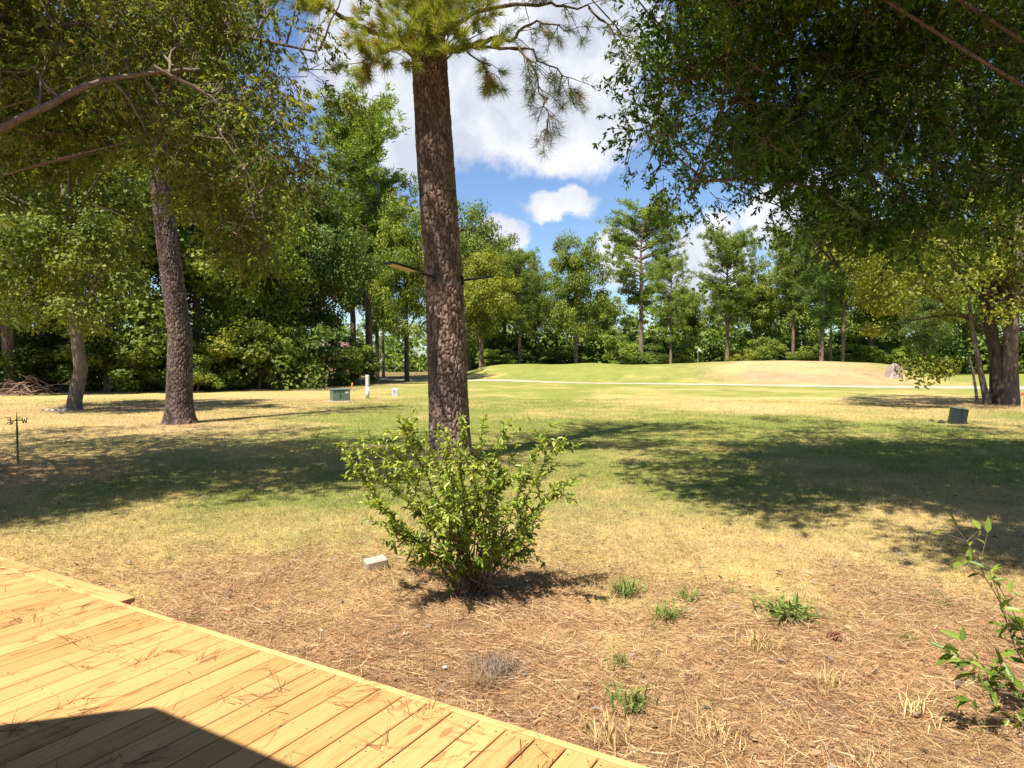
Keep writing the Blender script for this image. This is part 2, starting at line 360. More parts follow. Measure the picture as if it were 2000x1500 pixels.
def build_path():
    pts = np.array([(-62, 90, 2.6), (-40, 80, 2.6), (-22, 72.5, 2.4), (-10, 68, 2.2), (-2, 63.5, 2.0), (6, 59.6, 2.3), (14, 55.8, 2.8), (22, 52.2, 3.4), (29, 50, 4.4), (35, 48.6, 6), (41, 47.5, 8.5), (52, 47, 10), (70, 48, 9), (95, 52, 8)])
    t = np.linspace(0, len(pts) - 1, 140); P = np.stack([np.interp(t, np.arange(len(pts)), pts[:, k]) for k in range(3)], 1)
    k = np.ones(9) / 9
    for a in range(3):
        q = np.pad(P[:, a], 4, mode='edge'); P[:, a] = np.convolve(q, k, 'valid')
    d = norm(np.gradient(P[:, :2], axis=0)); nrm = np.stack([-d[:, 1], d[:, 0]], 1); rows = []
    for s in np.linspace(-.5, .5, 7):
        e = P[:, :2] + nrm * (P[:, 2:3] * s + (.12 * (fbm(P[:, 0] * .8 + 40 * s, P[:, 1] * .8, 3) - .5)[:, None] if abs(s) > .49 else 0))
        rows.append(np.column_stack([e, hgt(e[:, 0], e[:, 1]) + (.035 if abs(s) < .49 else .012)]))
    V = np.concatenate(rows); n = len(P); i = np.arange(6)[:, None] * n; j = np.arange(n - 1)[None, :]
    Q = np.stack([i + j, i + n + j, i + n + j + 1, i + j + 1], -1).reshape(-1, 4)[:, ::-1]
    tag(obj('path', mesh('path', V, Q, plain('cart_path_concrete', (.40, .32, .235), .9, 0, .18, .8))), kind='structure')
build_path()

# ------------------------------------------------------------------ grass, straw (nobody could count it)
EB = np.array([.509, .861]); EE = np.array([.861, -.509]); DECK0 = np.array([-.624, 3.345]) ; DZ = .30   # deck: plank direction, edge direction, a point of the edge
def off_deck(x, y): return (x - DECK0[0]) * EB[0] + (y - DECK0[1]) * EB[1] > .05
def scatter(dens, y0, y1, k=.86, seed=1):
    """points in the part of the yard in front of the deck, dens(y) a square metre"""
    r = np.random.default_rng(seed); out = []
    for a in np.arange(y0, y1, .5):
        w = k * (a + .5) + .8; n = int(2 * w * .5 * dens(a)); out.append(np.column_stack([r.uniform(-w, w, n), r.uniform(a, a + .5, n)]))
    P = np.concatenate(out); return P[off_deck(P[:, 0], P[:, 1])], r
def build_grass():
    P, r = scatter(lambda y: 1500 if y < 9 else 1500 * (9 / y) ** 2.05, 2.2, 34, k=.84, seed=4)
    x, y = P.T; cov = fbm(x * 1.1 + 9, y * 1.1 + 4, 3); ylim = 5.7 + .04 * np.maximum(-x, 0) - .2 * np.maximum(x, 0)
    keep = r.random(len(x)) < np.clip(.10 + .9 * sstep(-1.0, 1.5, y - ylim - (cov - .5) * 4), 0, 1); x, y, cov = x[keep], y[keep], cov[keep]; n = len(x)
    c = zone(x, y); straw = r.random(n) < .38
    straw &= r.random(n) < np.clip(1.6 - 2.2 * c[:, 1] / np.maximum(c[:, 0], .01) + 1.0, .15, 1)
    c = np.where(straw[:, None], np.array([.55, .43, .215]) * r.uniform(.75, 1.15, (n, 1)), c * r.uniform(.7, 1.5, (n, 1)))
    A = np.column_stack([r.normal(0, .55, n), r.normal(0, .55, n), r.uniform(.45, 1.0, n)])
    sc = 1 + np.clip(y - 9, 0, 30) * .045
    ln = r.uniform(.035, .095, n) * (1 + .5 * (cov - .4)) * (1 + .25 * (sc - 1)); wd = r.uniform(.003, .0055, n) * sc * 1.15
    V, T = spikes(np.column_stack([x, y, hgt(x, y) - .004]), A, ln, wd, r)
    tag(obj('grass', mesh('grass', V, T, M['blade'], col=np.repeat(c, 3, 0))), 'short dry lawn grass, straw yellow with green patches', 'grass', kind='stuff')
    # pine straw and dead grass lying on the bare strip by the deck
    P, r = scatter(lambda y: 2900 if y < 8.5 else 900, 2.0, 12, seed=9)
    x, y = P.T; ylim = 5.9 + .04 * np.maximum(-x, 0) - .2 * np.maximum(x, 0)
    keep = r.random(len(x)) < np.clip(.06 + .94 * (1 - sstep(-1.6, 2.2, y - ylim - (fbm(x * 1.3 + 31, y * 1.3 + 7, 4) - .5) * 4.5)), 0, 1); x, y = x[keep], y[keep]; n = len(x)
    a = r.uniform(0, 2 * np.pi, n); al = r.random(n) < .35; a = np.where(al, .6 * r.normal(size=n) + 7 * fbm(x * .7, y * .7, 2), a)
    A = np.column_stack([np.cos(a), np.sin(a), r.normal(.10, .20, n)])
    base = np.array([[.50, .31, .155], [.39, .215, .105], [.62, .44, .24], [.20, .125, .085], [.70, .55, .33]])[r.choice(5, n, p=[.30, .26, .2, .16, .08])]
    lift = r.uniform(.0, .022, n) * (.4 + 1.2 * fbm(x * 3, y * 3, 2))
    V, T = spikes(np.column_stack([x, y, hgt(x, y) + lift]), A, r.uniform(.06, .18, n), r.uniform(.003, .006, n), r)
    tag(obj('pine_straw', mesh('pine_straw', V, T, M['blade'], col=np.repeat(base * r.uniform(.7, 1.2, (n, 1)), 3, 0))), 'fallen orange brown pine needles covering the bare ground', 'pine straw', kind='stuff')
build_grass()
def build_litter():
    r = np.random.default_rng(88); V, C, b = [], [], 0; Q = []
    for _ in range(150):
        y = r.uniform(2.6, 7.2); x = r.uniform(-.72 * y - .5, .8 * y + .6)
        if not off_deck(x, y) or (y > 5.6 and r.random() < .6): continue
        n = r.integers(14, 46); a = r.uniform(0, 6.283, n); tl = np.abs(r.normal(.9, .5, n)); A = norm(np.column_stack([np.cos(a) * tl, np.sin(a) * tl, np.full(n, .7)])); P = np.column_stack([x + r.normal(0, .035, n), y + r.normal(0, .035, n), np.full(n, float(hgt(x, y)))])
        v, t = spikes(P, A, r.uniform(.04, .13, n), r.uniform(.003, .006, n), r); V.append(v); g = r.random()
        c = np.array([.72, .55, .28]) if g < .72 else np.array([.20, .24, .07]); C.append(np.repeat(c * r.uniform(.65, 1.15, (n, 1)), 3, 0))
    V = np.concatenate(V); tag(obj('dry_grass', mesh('dry_grass', V, np.arange(len(V)).reshape(-1, 3), M['blade'], col=np.concatenate(C))), 'scattered wisps of bleached dead grass in the pine straw', 'dry grass', kind='stuff')
    n = 900; y = r.uniform(2.4, 13, n); x = r.uniform(-1, 1, n) * (.8 * y + .5); k = off_deck(x, y); x, y = x[k], y[k]; n = len(x); A = norm(np.column_stack([r.normal(size=(n, 2)), r.normal(0, .15, n)])); Nn = norm(np.column_stack([r.normal(0, .4, (n, 2)), np.ones(n)])); ln = r.uniform(.03, .085, n)
    V, Q = leaves(np.column_stack([x, y, hgt(x, y) + .022]), A, Nn, ln, ln * .45, .25); c = np.array([[.22, .13, .08], [.13, .10, .09], [.40, .27, .15], [.30, .25, .22]])[r.integers(0, 4, n)]
    tag(obj('leaf_litter', mesh('leaf_litter', V, Q, M['blade'], col=np.repeat(c, 4, 0))), 'dead brown and grey leaves strewn over the straw and lawn', 'leaf litter', kind='stuff')
build_litter()

# ------------------------------------------------------------------ deck
def wood_mat(name, tint=(1, 1, 1)):
    m, nt, b = newmat(name); L = nt.links; b.inputs['Roughness'].default_value = .62; b.inputs['Specular IOR Level'].default_value = .25
    tc = nd(nt, 'ShaderNodeTexCoord'); oi = nd(nt, 'ShaderNodeObjectInfo')
    off = nd(nt, 'ShaderNodeVectorMath', operation='SCALE'); off.inputs[0].default_value = (37, 91, 13); L.new(oi.outputs['Random'], off.inputs['Scale'])
    ad = nd(nt, 'ShaderNodeVectorMath', operation='ADD'); L.new(tc.outputs['Object'], ad.inputs[0]); L.new(off.outputs[0], ad.inputs[1]); vec = ad.outputs[0]
    # x across the plank, y along it
    warp = noise_n(nt, 1, 3, .5, vec=vec, stretch=(5, .9, 5))
    mp = nd(nt, 'ShaderNodeMapping'); mp.inputs['Scale'].default_value = (60, 1.6, 60); L.new(vec, mp.inputs[0])
    wsc = nd(nt, 'ShaderNodeVectorMath', operation='SCALE'); wsc.inputs['Scale'].default_value = 7; L.new(warp.outputs['Color'], wsc.inputs[0])
    va = nd(nt, 'ShaderNodeVectorMath', operation='ADD'); L.new(mp.outputs[0], va.inputs[0]); L.new(wsc.outputs[0], va.inputs[1])
    wv = nd(nt, 'ShaderNodeTexNoise'); wv.inputs['Scale'].default_value = .9; wv.inputs['Detail'].default_value = 3; L.new(va.outputs[0], wv.inputs['Vector'])
    g = ramp(nt, wv.outputs['Fac'], [(.28, (.355, .195, .068)), (.45, (.435, .258, .099)), (.7, (.465, .288, .119))])
    tone = ramp(nt, oi.outputs['Random'], [(0, (.86, .82, .74)), (.5, (1, 1, 1)), (1, (1.08, 1.06, 1.02))])
    c = mixc(nt, g, tone); big = noise_n(nt, 1, 3, .5, vec=vec, stretch=(3, .7, 3))
    c = mixc(nt, c, ramp(nt, big.outputs['Fac'], [(.3, (.92, .88, .84)), (.65, (1.04, 1.05, 1.05))]))
    # knots: sparse cells of a long-stretched cell pattern
    km = nd(nt, 'ShaderNodeMapping'); km.inputs['Scale'].default_value = (7.5, 2.6, .001); L.new(vec, km.inputs[0])
    vo = nd(nt, 'ShaderNodeTexVoronoi', voronoi_dimensions='2D'); vo.inputs['Scale'].default_value = 1; L.new(km.outputs[0], vo.inputs['Vector'])
    sepc = nd(nt, 'ShaderNodeSeparateColor'); L.new(vo.outputs['Color'], sepc.inputs[0])
    gate = nd(nt, 'ShaderNodeMath', operation='GREATER_THAN'); L.new(sepc.outputs[0], gate.inputs[0]); gate.inputs[1].default_value = .70
    kn = ramp(nt, vo.outputs['Distance'], [(.06, (.8, .8, .8)), (.10, (1, 1, 1)), (.15, (0, 0, 0))])
    kf = nd(nt, 'ShaderNodeMath', operation='MULTIPLY'); L.new(kn, kf.inputs[0]); L.new(gate.outputs[0], kf.inputs[1])
    kf2 = nd(nt, 'ShaderNodeMath', operation='MULTIPLY'); L.new(kf.outputs[0], kf2.inputs[0]); kf2.inputs[1].default_value = .72
    c = mixc(nt, c, (.20, .10, .04), kf2.outputs[0], 'MIX'); c = mixc(nt, c, tint)
    L.new(c, b.inputs['Base Color']); bump(nt, b, wv.outputs['Fac'], .25, .003); return m
def build_deck():
    wood = wood_mat('new_yellow_pine'); rimm = wood_mat('pale_rim_pine', (1.12, 1.14, 1.2))
    rz = -math.asin(.509)                     # local +Y becomes the plank direction
    d = thing('deck', 'new yellow pine deck with planks running towards the lawn', 'deck', (DECK0[0], DECK0[1], 0), rz)
    r = np.random.default_rng(5); W = .1375; PIT = .1445; LEN = 4.6
    mes = []
    for k in range(4):
        mb = MB(); mb.box((0, -LEN / 2, -.019), (W, LEN, .038), bev=.004); mes.append(mb.me('plank', wood))
    for i in range(-44, 28):
        o = obj('plank', mes[i % 4], d, (i * PIT + .075, -.045 - .002 * r.random(), DZ - .0015 * r.random())); o.rotation_euler = (0, r.normal(0, .002), 0)
    L0, L1 = -44 * PIT, 28 * PIT
    mb = MB(); mb.box((0, 0, 0), (.0385, L1 - L0, .185), bev=.004)
    obj('rim_board', mb.me('rim_board', rimm), d, ((L0 + L1) / 2, -.0195, DZ - .094), (0, 0, R(90)))
    jm = MB(); jm.box((0, 0, 0), (.038, LEN - .1, .18))
    jme = jm.me('joist', wood)
    for x in np.arange(L0 + .2, L1, 1.2): obj('joist', jme, d, (x, -.06 - LEN / 2, DZ - .038 - .095))
    mb = MB(); th = np.linspace(0, 6.283, 7)[:-1]
    for i in range(-44, 28):
        for x in (-.045, .045):
            for y in np.arange(-.09, -4.4, -.4): mb.add([(i * PIT + .075 + x + .004 * math.cos(t), y + r.normal(0, .004) * 0 + .004 * math.sin(t), DZ + .0008) for t in th], [tuple(range(6))])
    tag(obj('screw_heads', mb.me('screw_heads', plain('screw_steel', (.10, .085, .06), .5, .6)), d), kind='stuff')
    # the step beside the far end
    zt = .19; x1 = -2.62
    s = thing('step', 'low wooden step of two boards against the far end of the deck', 'step', (DECK0[0], DECK0[1], 0), rz)
    for nm, xe, yc, w in (('tread', x1, .215, .14), ('tread', x1 - .36, .072, .138)):
        mb = MB(); mb.box((0, 0, 0), (w, 3.2, .038), bev=.004); o = obj(nm, mb.me(nm, rimm if yc > .1 else wood), s, (xe - 1.6, yc, zt - .019), (0, 0, R(90)))
    for yy in (.02, .262):
        mb = MB(); mb.box((0, 0, 0), (.036, 3.1, .15), bev=.003); obj('riser', mb.me('riser', wood), s, (x1 - .04 - 1.55, yy, .075), (0, 0, R(90)))
    mb = MB(); mb.box((0, 0, 0), (.2, .036, .15), bev=.003); obj('stringer', mb.me('stringer', wood), s, (x1 - .3, .141, .075))
    # dry needles blown onto the planks
    P, A, L_, W_ = [], [], [], []; Mz = Matrix.Rotation(rz, 3, 'Z')
    for q in range(300):
        cx, cy = r.uniform(-5.5, 2.3), -r.uniform(.0, 1) ** 1.2 * 2.6; n = r.integers(2, 13); a0 = r.uniform(0, 6.28)
        for _ in range(n):
            a = a0 + r.normal(0, .45) + (math.pi if r.random() < .15 else 0); p = Mz @ Vector((cx + r.normal(0, .035), cy + r.normal(0, .035), 0))
            P.append((p.x + DECK0[0], p.y + DECK0[1], DZ + .003 + .006 * r.random())); A.append((math.cos(a), math.sin(a), r.normal(.02, .05))); L_.append(r.uniform(.10, .24)); W_.append(.0032)
    P = np.array(P); V, T = spikes(P, np.array(A), np.array(L_), np.array(W_), r); n = len(P)
    c = np.array([.24, .115, .045]) * r.uniform(.6, 1.3, (n, 1))
    tag(obj('pine_needles', mesh('pine_needles', V, T, M['blade'], col=np.repeat(c, 3, 0))), 'loose brown pine needles lying on the deck planks', 'pine needles', kind='stuff')
build_deck()

# ------------------------------------------------------------------ porch roof behind the viewer; its corner shades the deck
def build_porch():
    k = math.cos(SUN_EL) / math.sin(SUN_EL); H = 3.0
    apex = gp(265, 1393, DZ); left = gp(0, 1425, DZ); c = apex[:2] + np.array([SX, SY]) * k * (H - DZ)
    dl = norm(left[:2] - apex[:2]); pts = [c, c + EE * 8.5, c + EE * 8.5 - EB * 6, c + dl * 9 - EB * 4, c + dl * 9]
    h = thing('house', 'house with a brown shingled porch roof behind the viewer', 'house', (c[0], c[1], 0))
    n = len(pts); mb = MB(); V = [(p[0] - c[0], p[1] - c[1], H) for p in pts] + [(p[0] - c[0], p[1] - c[1], H + .16) for p in pts]
    mb.add(V, [tuple(range(n)), tuple(range(2 * n - 1, n - 1, -1))] + [(i, i + n, (i + 1) % n + n, (i + 1) % n) for i in range(n)])
    obj('roof', mb.me('roof', plain('brown_shingle', (.12, .085, .06), .9, 0, .3, 20)), h)
    w = c + EE * 3.5 - EB * 4.2; mb = MB(); mb.box((w[0] - c[0], w[1] - c[1], H / 2 - .01), (10, .2, H - .04), Matrix.Rotation(-math.asin(.509), 4, 'Z')); obj('wall', mb.me('wall', plain('cream_siding', (.55, .5, .42), .8, 0, .05)), h)
build_porch()

# ------------------------------------------------------------------ tree builders
def limb(a, b, bend, n=7, r=rng):
    a = np.asarray(a, float); b = np.asarray(b, float); t = np.linspace(0, 1, n)[:, None]
    p = a + (b - a) * t; off = np.cumsum(r.normal(0, bend / n, (n, 3)), 0); off -= off[-1] * t; return p + off + np.array([0, 0, bend]) * np.sin(t * np.pi) * .6
def crown_leaves(C, cr, per, leaf, r, flat=.72, droop=.25, aspect=.7):
    n = len(C); tot = n * per; idx = np.repeat(np.arange(n), per); u = unit(tot, r); rad = cr[idx] * r.random(tot) ** .4
    P = C[idx] + u * rad[:, None] * np.array([1, 1, flat])
    Nn = norm(u * .7 + unit(tot, r) * .7 + np.array([0, 0, .55])); A = norm(np.cross(Nn, unit(tot, r)) + np.array([0, 0, -droop]))
    ln = leaf * r.uniform(.6, 1.35, tot)
    V, Q = leaves(P, A, Nn, ln, ln * aspect)
    cl = r.random(n)[idx]; rnd = np.clip(.12 + .45 * cl + .43 * r.random(tot), 0, 1); return V, Q, np.repeat(rnd, 4)
def make_broad(seed, H, Rr, base, ncl, per, leaf, mat, bark):
    r = np.random.default_rng(seed); u = unit(ncl, r); rad = r.random(ncl) ** .45; hz = H * (1 - base) / 2; cz = H * base + hz
    th = np.arctan2(u[:, 1], u[:, 0]); lump = 1 + .22 * np.sin(3 * th + seed) + .18 * np.sin(5 * u[:, 2] * 2 + 2 * th + seed * 2)
    prof = np.where(u[:, 2] < 0, 1.0, 1 - .25 * u[:, 2])
    C = np.column_stack([u[:, 0] * rad * Rr * lump * prof, u[:, 1] * rad * Rr * lump * prof, cz + u[:, 2] * rad * hz * (1 + .1 * np.sin(4 * th + seed))])
    cr = Rr * r.uniform(.16, .32, ncl)
    V, Q, rn = crown_leaves(C, cr, per, leaf, r); crown = mesh('crown', V, Q, mat, rnd=rn)
    tp = np.array([[0, 0, -.15], [.02, 0, .25], [r.normal(0, .1), r.normal(0, .1), H * .3], [r.normal(0, .25), r.normal(0, .25), H * .6], [r.normal(0, .3), r.normal(0, .3), H * .88]])
    r0 = H * .02; L = [(tp, [r0 * 1.5, r0 * 1.1, r0 * .85, r0 * .5, r0 * .1])]
    for c in C[r.choice(ncl, min(14, ncl), False)]:
        z = r.uniform(.25, .6) * H; p0 = np.array([np.interp(z, tp[:, 2], tp[:, k]) for k in range(3)]); L.append((limb(p0, c, .35, 6, r), np.linspace(r0 * .35, r0 * .06, 6)))
    V, Q = tubes(L, 7); return mesh('trunk', V, Q, bark, smooth=True), crown
def make_pine(seed, H, Rr, start, nbr, mat, bark, spike=.42, per=24):
    r = np.random.default_rng(seed); tp = np.array([[0, 0, -.15], [0, 0, .3], [r.normal(0, .12), r.normal(0, .12), H * .4], [r.normal(0, .25), r.normal(0, .25), H * .8], [r.normal(0, .3), r.normal(0, .3), H]])
    r0 = H * .0165; L = [(tp, [r0 * 1.35, r0, r0 * .8, r0 * .35, r0 * .06])]; C, D = [], []
    for i in range(nbr):
        f = r.random() ** .85; z = H * (start + (1 - start) * f); p0 = np.array([np.interp(z, tp[:, 2], tp[:, k]) for k in range(3)]); a = r.uniform(0, 6.283)
        ln = Rr * (.35 + .75 * math.sin(math.pi * min(1, .18 + .82 * (1 - f)))) * r.uniform(.55, 1.1); d = np.array([math.cos(a), math.sin(a), r.uniform(-.12, .35) + .5 * f])
        e = p0 + d * ln; pts = limb(p0, e, .25, 6, r); L.append((pts, np.linspace(r0 * .22, r0 * .04, 6)))
        for t in np.linspace(.4, 1.02, 9):
            c = p0 + (e - p0) * t + np.array([r.normal(0, .13), r.normal(0, .13), 0]) * ln + np.array([0, 0, r.normal(.08, .12)]); C.append(c); D.append(d)
    C = np.array(C); n = len(C); tot = n * per; idx = np.repeat(np.arange(n), per); u = unit(tot, r); u[:, 2] = np.abs(u[:, 2]) * 1.0 - .2; A = norm(u + np.array(D)[idx] * .35)
    P = C[idx] + r.normal(0, .2, (tot, 3)); V, T = spikes(P, A, spike * r.uniform(.6, 1.2, tot), .11, r)
    rn = np.clip(.15 + .4 * r.random(n)[idx] + .45 * r.random(tot), 0, 1); crown = mesh('crown', V, T, mat, rnd=np.repeat(rn, 3))
    V, Q = tubes(L, 7); return mesh('trunk', V, Q, bark, smooth=True), crown
def tree(name, proto, x, y, s, sz, label, cat='tree', rz=0.0, tint=(1, 1, 1), group=None, lean=(0, 0), bark=None):
    o = thing(name, label, cat, (x, y, float(hgt(x, y)) - .03), rz, group); o.scale = (s, s, sz); o.rotation_euler = (lean[0], lean[1], rz)
    t = obj('trunk', proto[0], o); c = obj('crown', proto[1], o); c.color = (*tint, 1)
    if bark: t.material_slots[0].link = 'OBJECT'; t.material_slots[0].material = bark
    return o
H0 = 18.0
BR = [make_broad(11 + i, H0, 6.2 - .4 * (i % 3), (.14, .22, .3, .10, .2)[i], 125, 265, .27, M['broad'], M['bark_far']) for i in range(5)]
PN = [make_pine(31 + i, 22.0, 5.0, (.34, .42, .26)[i], 96, M['pineleaf'], M['bark_far'], .5, 34) for i in range(3)]
SH = [make_broad(51 + i, 3.2, 2.1, .0, 42, 200, .14, M['broad'], M['bark_far']) for i in range(3)]

def place(kind, i, u, Y, topv, label, name=None, w=1.0, tint=(1, 1, 1), group=None, cat='tree', bark=None, lean=(0, 0)):
    x = (u - 1000) / F * Y; h = 1.9 + (705 - topv) / F * Y; z0 = float(hgt(x, Y)); h -= z0
    pr, hh, nm = {'b': (BR, H0, 'broadleaf_tree'), 'p': (PN, 22.0, 'pine_tree'), 's': (SH, 3.2, 'shrub')}[kind]
    sz = h / hh; s = (sz * .35 + .65 * h / hh) * w
    return tree(name or nm, pr[i % len(pr)], x, Y, s, sz, label, cat if kind != 's' else 'shrub', (u * 1.37) % 6.28, tint, group, lean, bark)
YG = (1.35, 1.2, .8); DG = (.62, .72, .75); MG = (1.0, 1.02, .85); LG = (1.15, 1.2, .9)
G1 = 'trees along the left edge of the woods'; G2 = 'trees beyond the green'
# left woods
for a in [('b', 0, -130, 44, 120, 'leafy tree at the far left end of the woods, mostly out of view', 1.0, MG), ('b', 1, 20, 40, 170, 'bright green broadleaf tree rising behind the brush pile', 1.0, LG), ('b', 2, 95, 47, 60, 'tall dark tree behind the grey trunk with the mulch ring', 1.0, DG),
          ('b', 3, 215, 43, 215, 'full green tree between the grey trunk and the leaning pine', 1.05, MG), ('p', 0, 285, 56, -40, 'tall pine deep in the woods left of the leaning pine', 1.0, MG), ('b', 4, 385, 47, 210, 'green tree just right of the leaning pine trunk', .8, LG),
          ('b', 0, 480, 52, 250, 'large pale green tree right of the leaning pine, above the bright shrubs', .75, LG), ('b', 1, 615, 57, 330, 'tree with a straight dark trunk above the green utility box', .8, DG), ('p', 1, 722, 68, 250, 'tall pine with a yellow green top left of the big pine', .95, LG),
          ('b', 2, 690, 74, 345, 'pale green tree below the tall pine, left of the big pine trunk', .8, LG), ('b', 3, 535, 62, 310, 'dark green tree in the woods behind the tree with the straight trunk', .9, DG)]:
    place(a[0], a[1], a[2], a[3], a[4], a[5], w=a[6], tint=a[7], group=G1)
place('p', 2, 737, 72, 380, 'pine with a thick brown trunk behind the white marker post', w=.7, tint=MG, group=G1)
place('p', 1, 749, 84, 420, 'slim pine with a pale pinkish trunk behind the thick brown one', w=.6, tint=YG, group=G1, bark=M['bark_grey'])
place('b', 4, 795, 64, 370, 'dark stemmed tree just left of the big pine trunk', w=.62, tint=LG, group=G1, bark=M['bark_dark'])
# beyond the green
for a in [('b', 0, 915, 100, 385, 'tall green tree rising just right of the big pine trunk', .8, MG), ('b', 1, 940, 84, 480, 'yellow green tree beside the right hand solar light', .95, YG), ('p', 0, 1015, 92, 505, 'pine with a pale bare trunk at the left end of the green', .95, MG),
          ('b', 2, 985, 108, 470, 'dark tree behind the yellow green one', .8, DG), ('b', 3, 1045, 105, 515, 'rounded mid green tree left of the tall leafy one', .8, MG), ('b', 4, 1125, 94, 448, 'tall leafy tree with a pointed top below the small cloud', .72, MG),
          ('b', 0, 1180, 106, 560, 'lower green tree between the pointed tree and the tallest pine', .9, LG), ('p', 1, 1252, 96, 428, 'tallest pine beyond the green, tiered crown against the sky', 1.1, LG), ('p', 2, 1310, 90, 520, 'slender pine with a pale trunk right of the tallest pine', .9, LG),
          ('b', 1, 1350, 112, 560, 'hazy green tree in the low gap of the treeline', .9, MG), ('p', 0, 1420, 93, 468, 'tall thin pine with a dark trunk behind the white flag', 1.0, MG), ('b', 2, 1475, 104, 520, 'mid green tree right of the thin pine', .9, MG),
          ('p', 1, 1548, 98, 470, 'pine above the right mound with a slim dark trunk', .8, MG), ('b', 3, 1555, 110, 470, 'broad green tree behind the right mound', .9, LG), ('p', 2, 1604, 86, 400, 'pine with the thickest trunk right of the mound', .8, DG),
          ('p', 0, 1622, 92, 440, 'slim leaning pine next to the thickest trunk', .6, MG), ('p', 1, 1645, 88, 420, 'pine with a double looking trunk left of the stump', .7, DG), ('b', 4, 1700, 100, 430, 'large green tree behind the pale stump', .9, MG),
          ('b', 0, 1790, 96, 380, 'green tree filling the gap right of the stump', .9, LG), ('b', 1, 1885, 108, 420, 'tree far behind the leaning slim stem', .9, MG), ('b', 2, 2010, 104, 360, 'tree far behind the double trunk at the right edge', 1, MG), ('b', 3, 2160, 96, 330, 'tree in the far row just past the right edge', 1, MG)]:
    place(a[0], a[1], a[2], a[3], a[4], a[5], w=a[6], tint=a[7], group=G2)
place('b', 1, 1806, 60, 560, 'dark trunked tree wrapped in green vine right of the stump', w=.8, tint=DG, group=G2, bark=M['bark_dark'])
# shrubs
S1 = 'shrubs along the woods'; S2 = 'shrubs beyond the green'
for i, (u, Y, tv, lab, w, t, g) in enumerate([(-40, 41, 640, 'dark shrub at the left edge behind the brush pile', 1.6, DG, S1), (70, 43, 640, 'dark shrub left of the grey trunk with the mulch ring', 1.5, DG, S1), (215, 42, 640, 'green undergrowth shrub right of the grey trunk', 1.5, MG, S1), (300, 44, 655, 'shrub half hidden behind the leaning pine', 1.4, MG, S1),
        (440, 46, 610, 'bright yellow green shrub right of the leaning pine', 1.2, YG, S1), (505, 47, 625, 'bright green bush left of the straight dark trunk', 1.2, LG, S1), (560, 50, 655, 'low green bush beside the straight dark trunk', 1.2, MG, S1), (668, 54, 670, 'round green bush right of the straight dark trunk', 1.25, MG, S1), (690, 58, 655, 'dark bush behind the white marker post', 1.1, DG, S1), (385, 42, 690, 'low weedy bush at the foot of the woods', 1.3, LG, S1),
        (1207, 90, 650, 'bright green bush at the back of the green', 1.05, LG, S2), (1500, 90, 655, 'rounded green bush behind the right mound', 1.1, MG, S2), (1330, 94, 680, 'pale flowering bush left of the white flag', 1.1, YG, S2), (1440, 94, 680, 'olive brush right of the white flag', 1.2, YG, S2), (1100, 98, 672, 'dark undergrowth below the pointed tree', 2.2, DG, S2), (1265, 97, 672, 'dark undergrowth below the tallest pine', 2.0, DG, S2),
        (960, 92, 680, 'small green bush by the left mound', 1.5, LG, S2), (1580, 98, 672, 'green bush between the slim trunks right of the mound', 1.6, MG, S2), (1680, 98, 668, 'green bush behind the pale stump', 1.6, LG, S2), (1790, 92, 672, 'bright bush right of the pale stump', 1.3, LG, S2), (1000, 100, 680, 'dark undergrowth behind the left mound', 2.2, DG, S2)]):
    place('s', i, u, Y, tv, lab, w=w, tint=t, group=g)
def build_distant_woods():
    r = np.random.default_rng(77); n = 1850; x = r.uniform(-160, 180, n); y = 116 + r.random(n) * 40 + .0016 * x * x; top = 10.5 + 6 * fbm(x * .03, y * .03, 3) - 6 * np.exp(-((x + 22) / 9) ** 2)
    C = np.column_stack([x, y, r.random(n) * top]); k = 520; lx = r.uniform(-12, 85, k); C = np.concatenate([C, np.column_stack([lx, r.uniform(103, 114, k), hgt(lx, np.full(k, 108.)) + r.random(k) * 5])]); n += k
    V, Q, rn = crown_leaves(C, r.uniform(1.2, 2.6, n), 46, .85, r, .8)
    o = obj('distant_woods', mesh('distant_woods', V, Q, M['broad'], rnd=rn)); o.color = (.85, .95, .95, 1); tag(o, 'unbroken mass of distant woodland behind the golf course trees', 'woods', kind='stuff')
    # undergrowth of the left woods, a dark tangle under the trees
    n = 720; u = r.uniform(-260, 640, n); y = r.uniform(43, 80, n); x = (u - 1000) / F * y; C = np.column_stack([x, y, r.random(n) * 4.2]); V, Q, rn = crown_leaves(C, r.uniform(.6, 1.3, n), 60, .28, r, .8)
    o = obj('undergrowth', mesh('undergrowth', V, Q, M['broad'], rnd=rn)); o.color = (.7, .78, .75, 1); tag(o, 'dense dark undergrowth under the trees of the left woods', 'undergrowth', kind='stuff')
build_distant_woods()

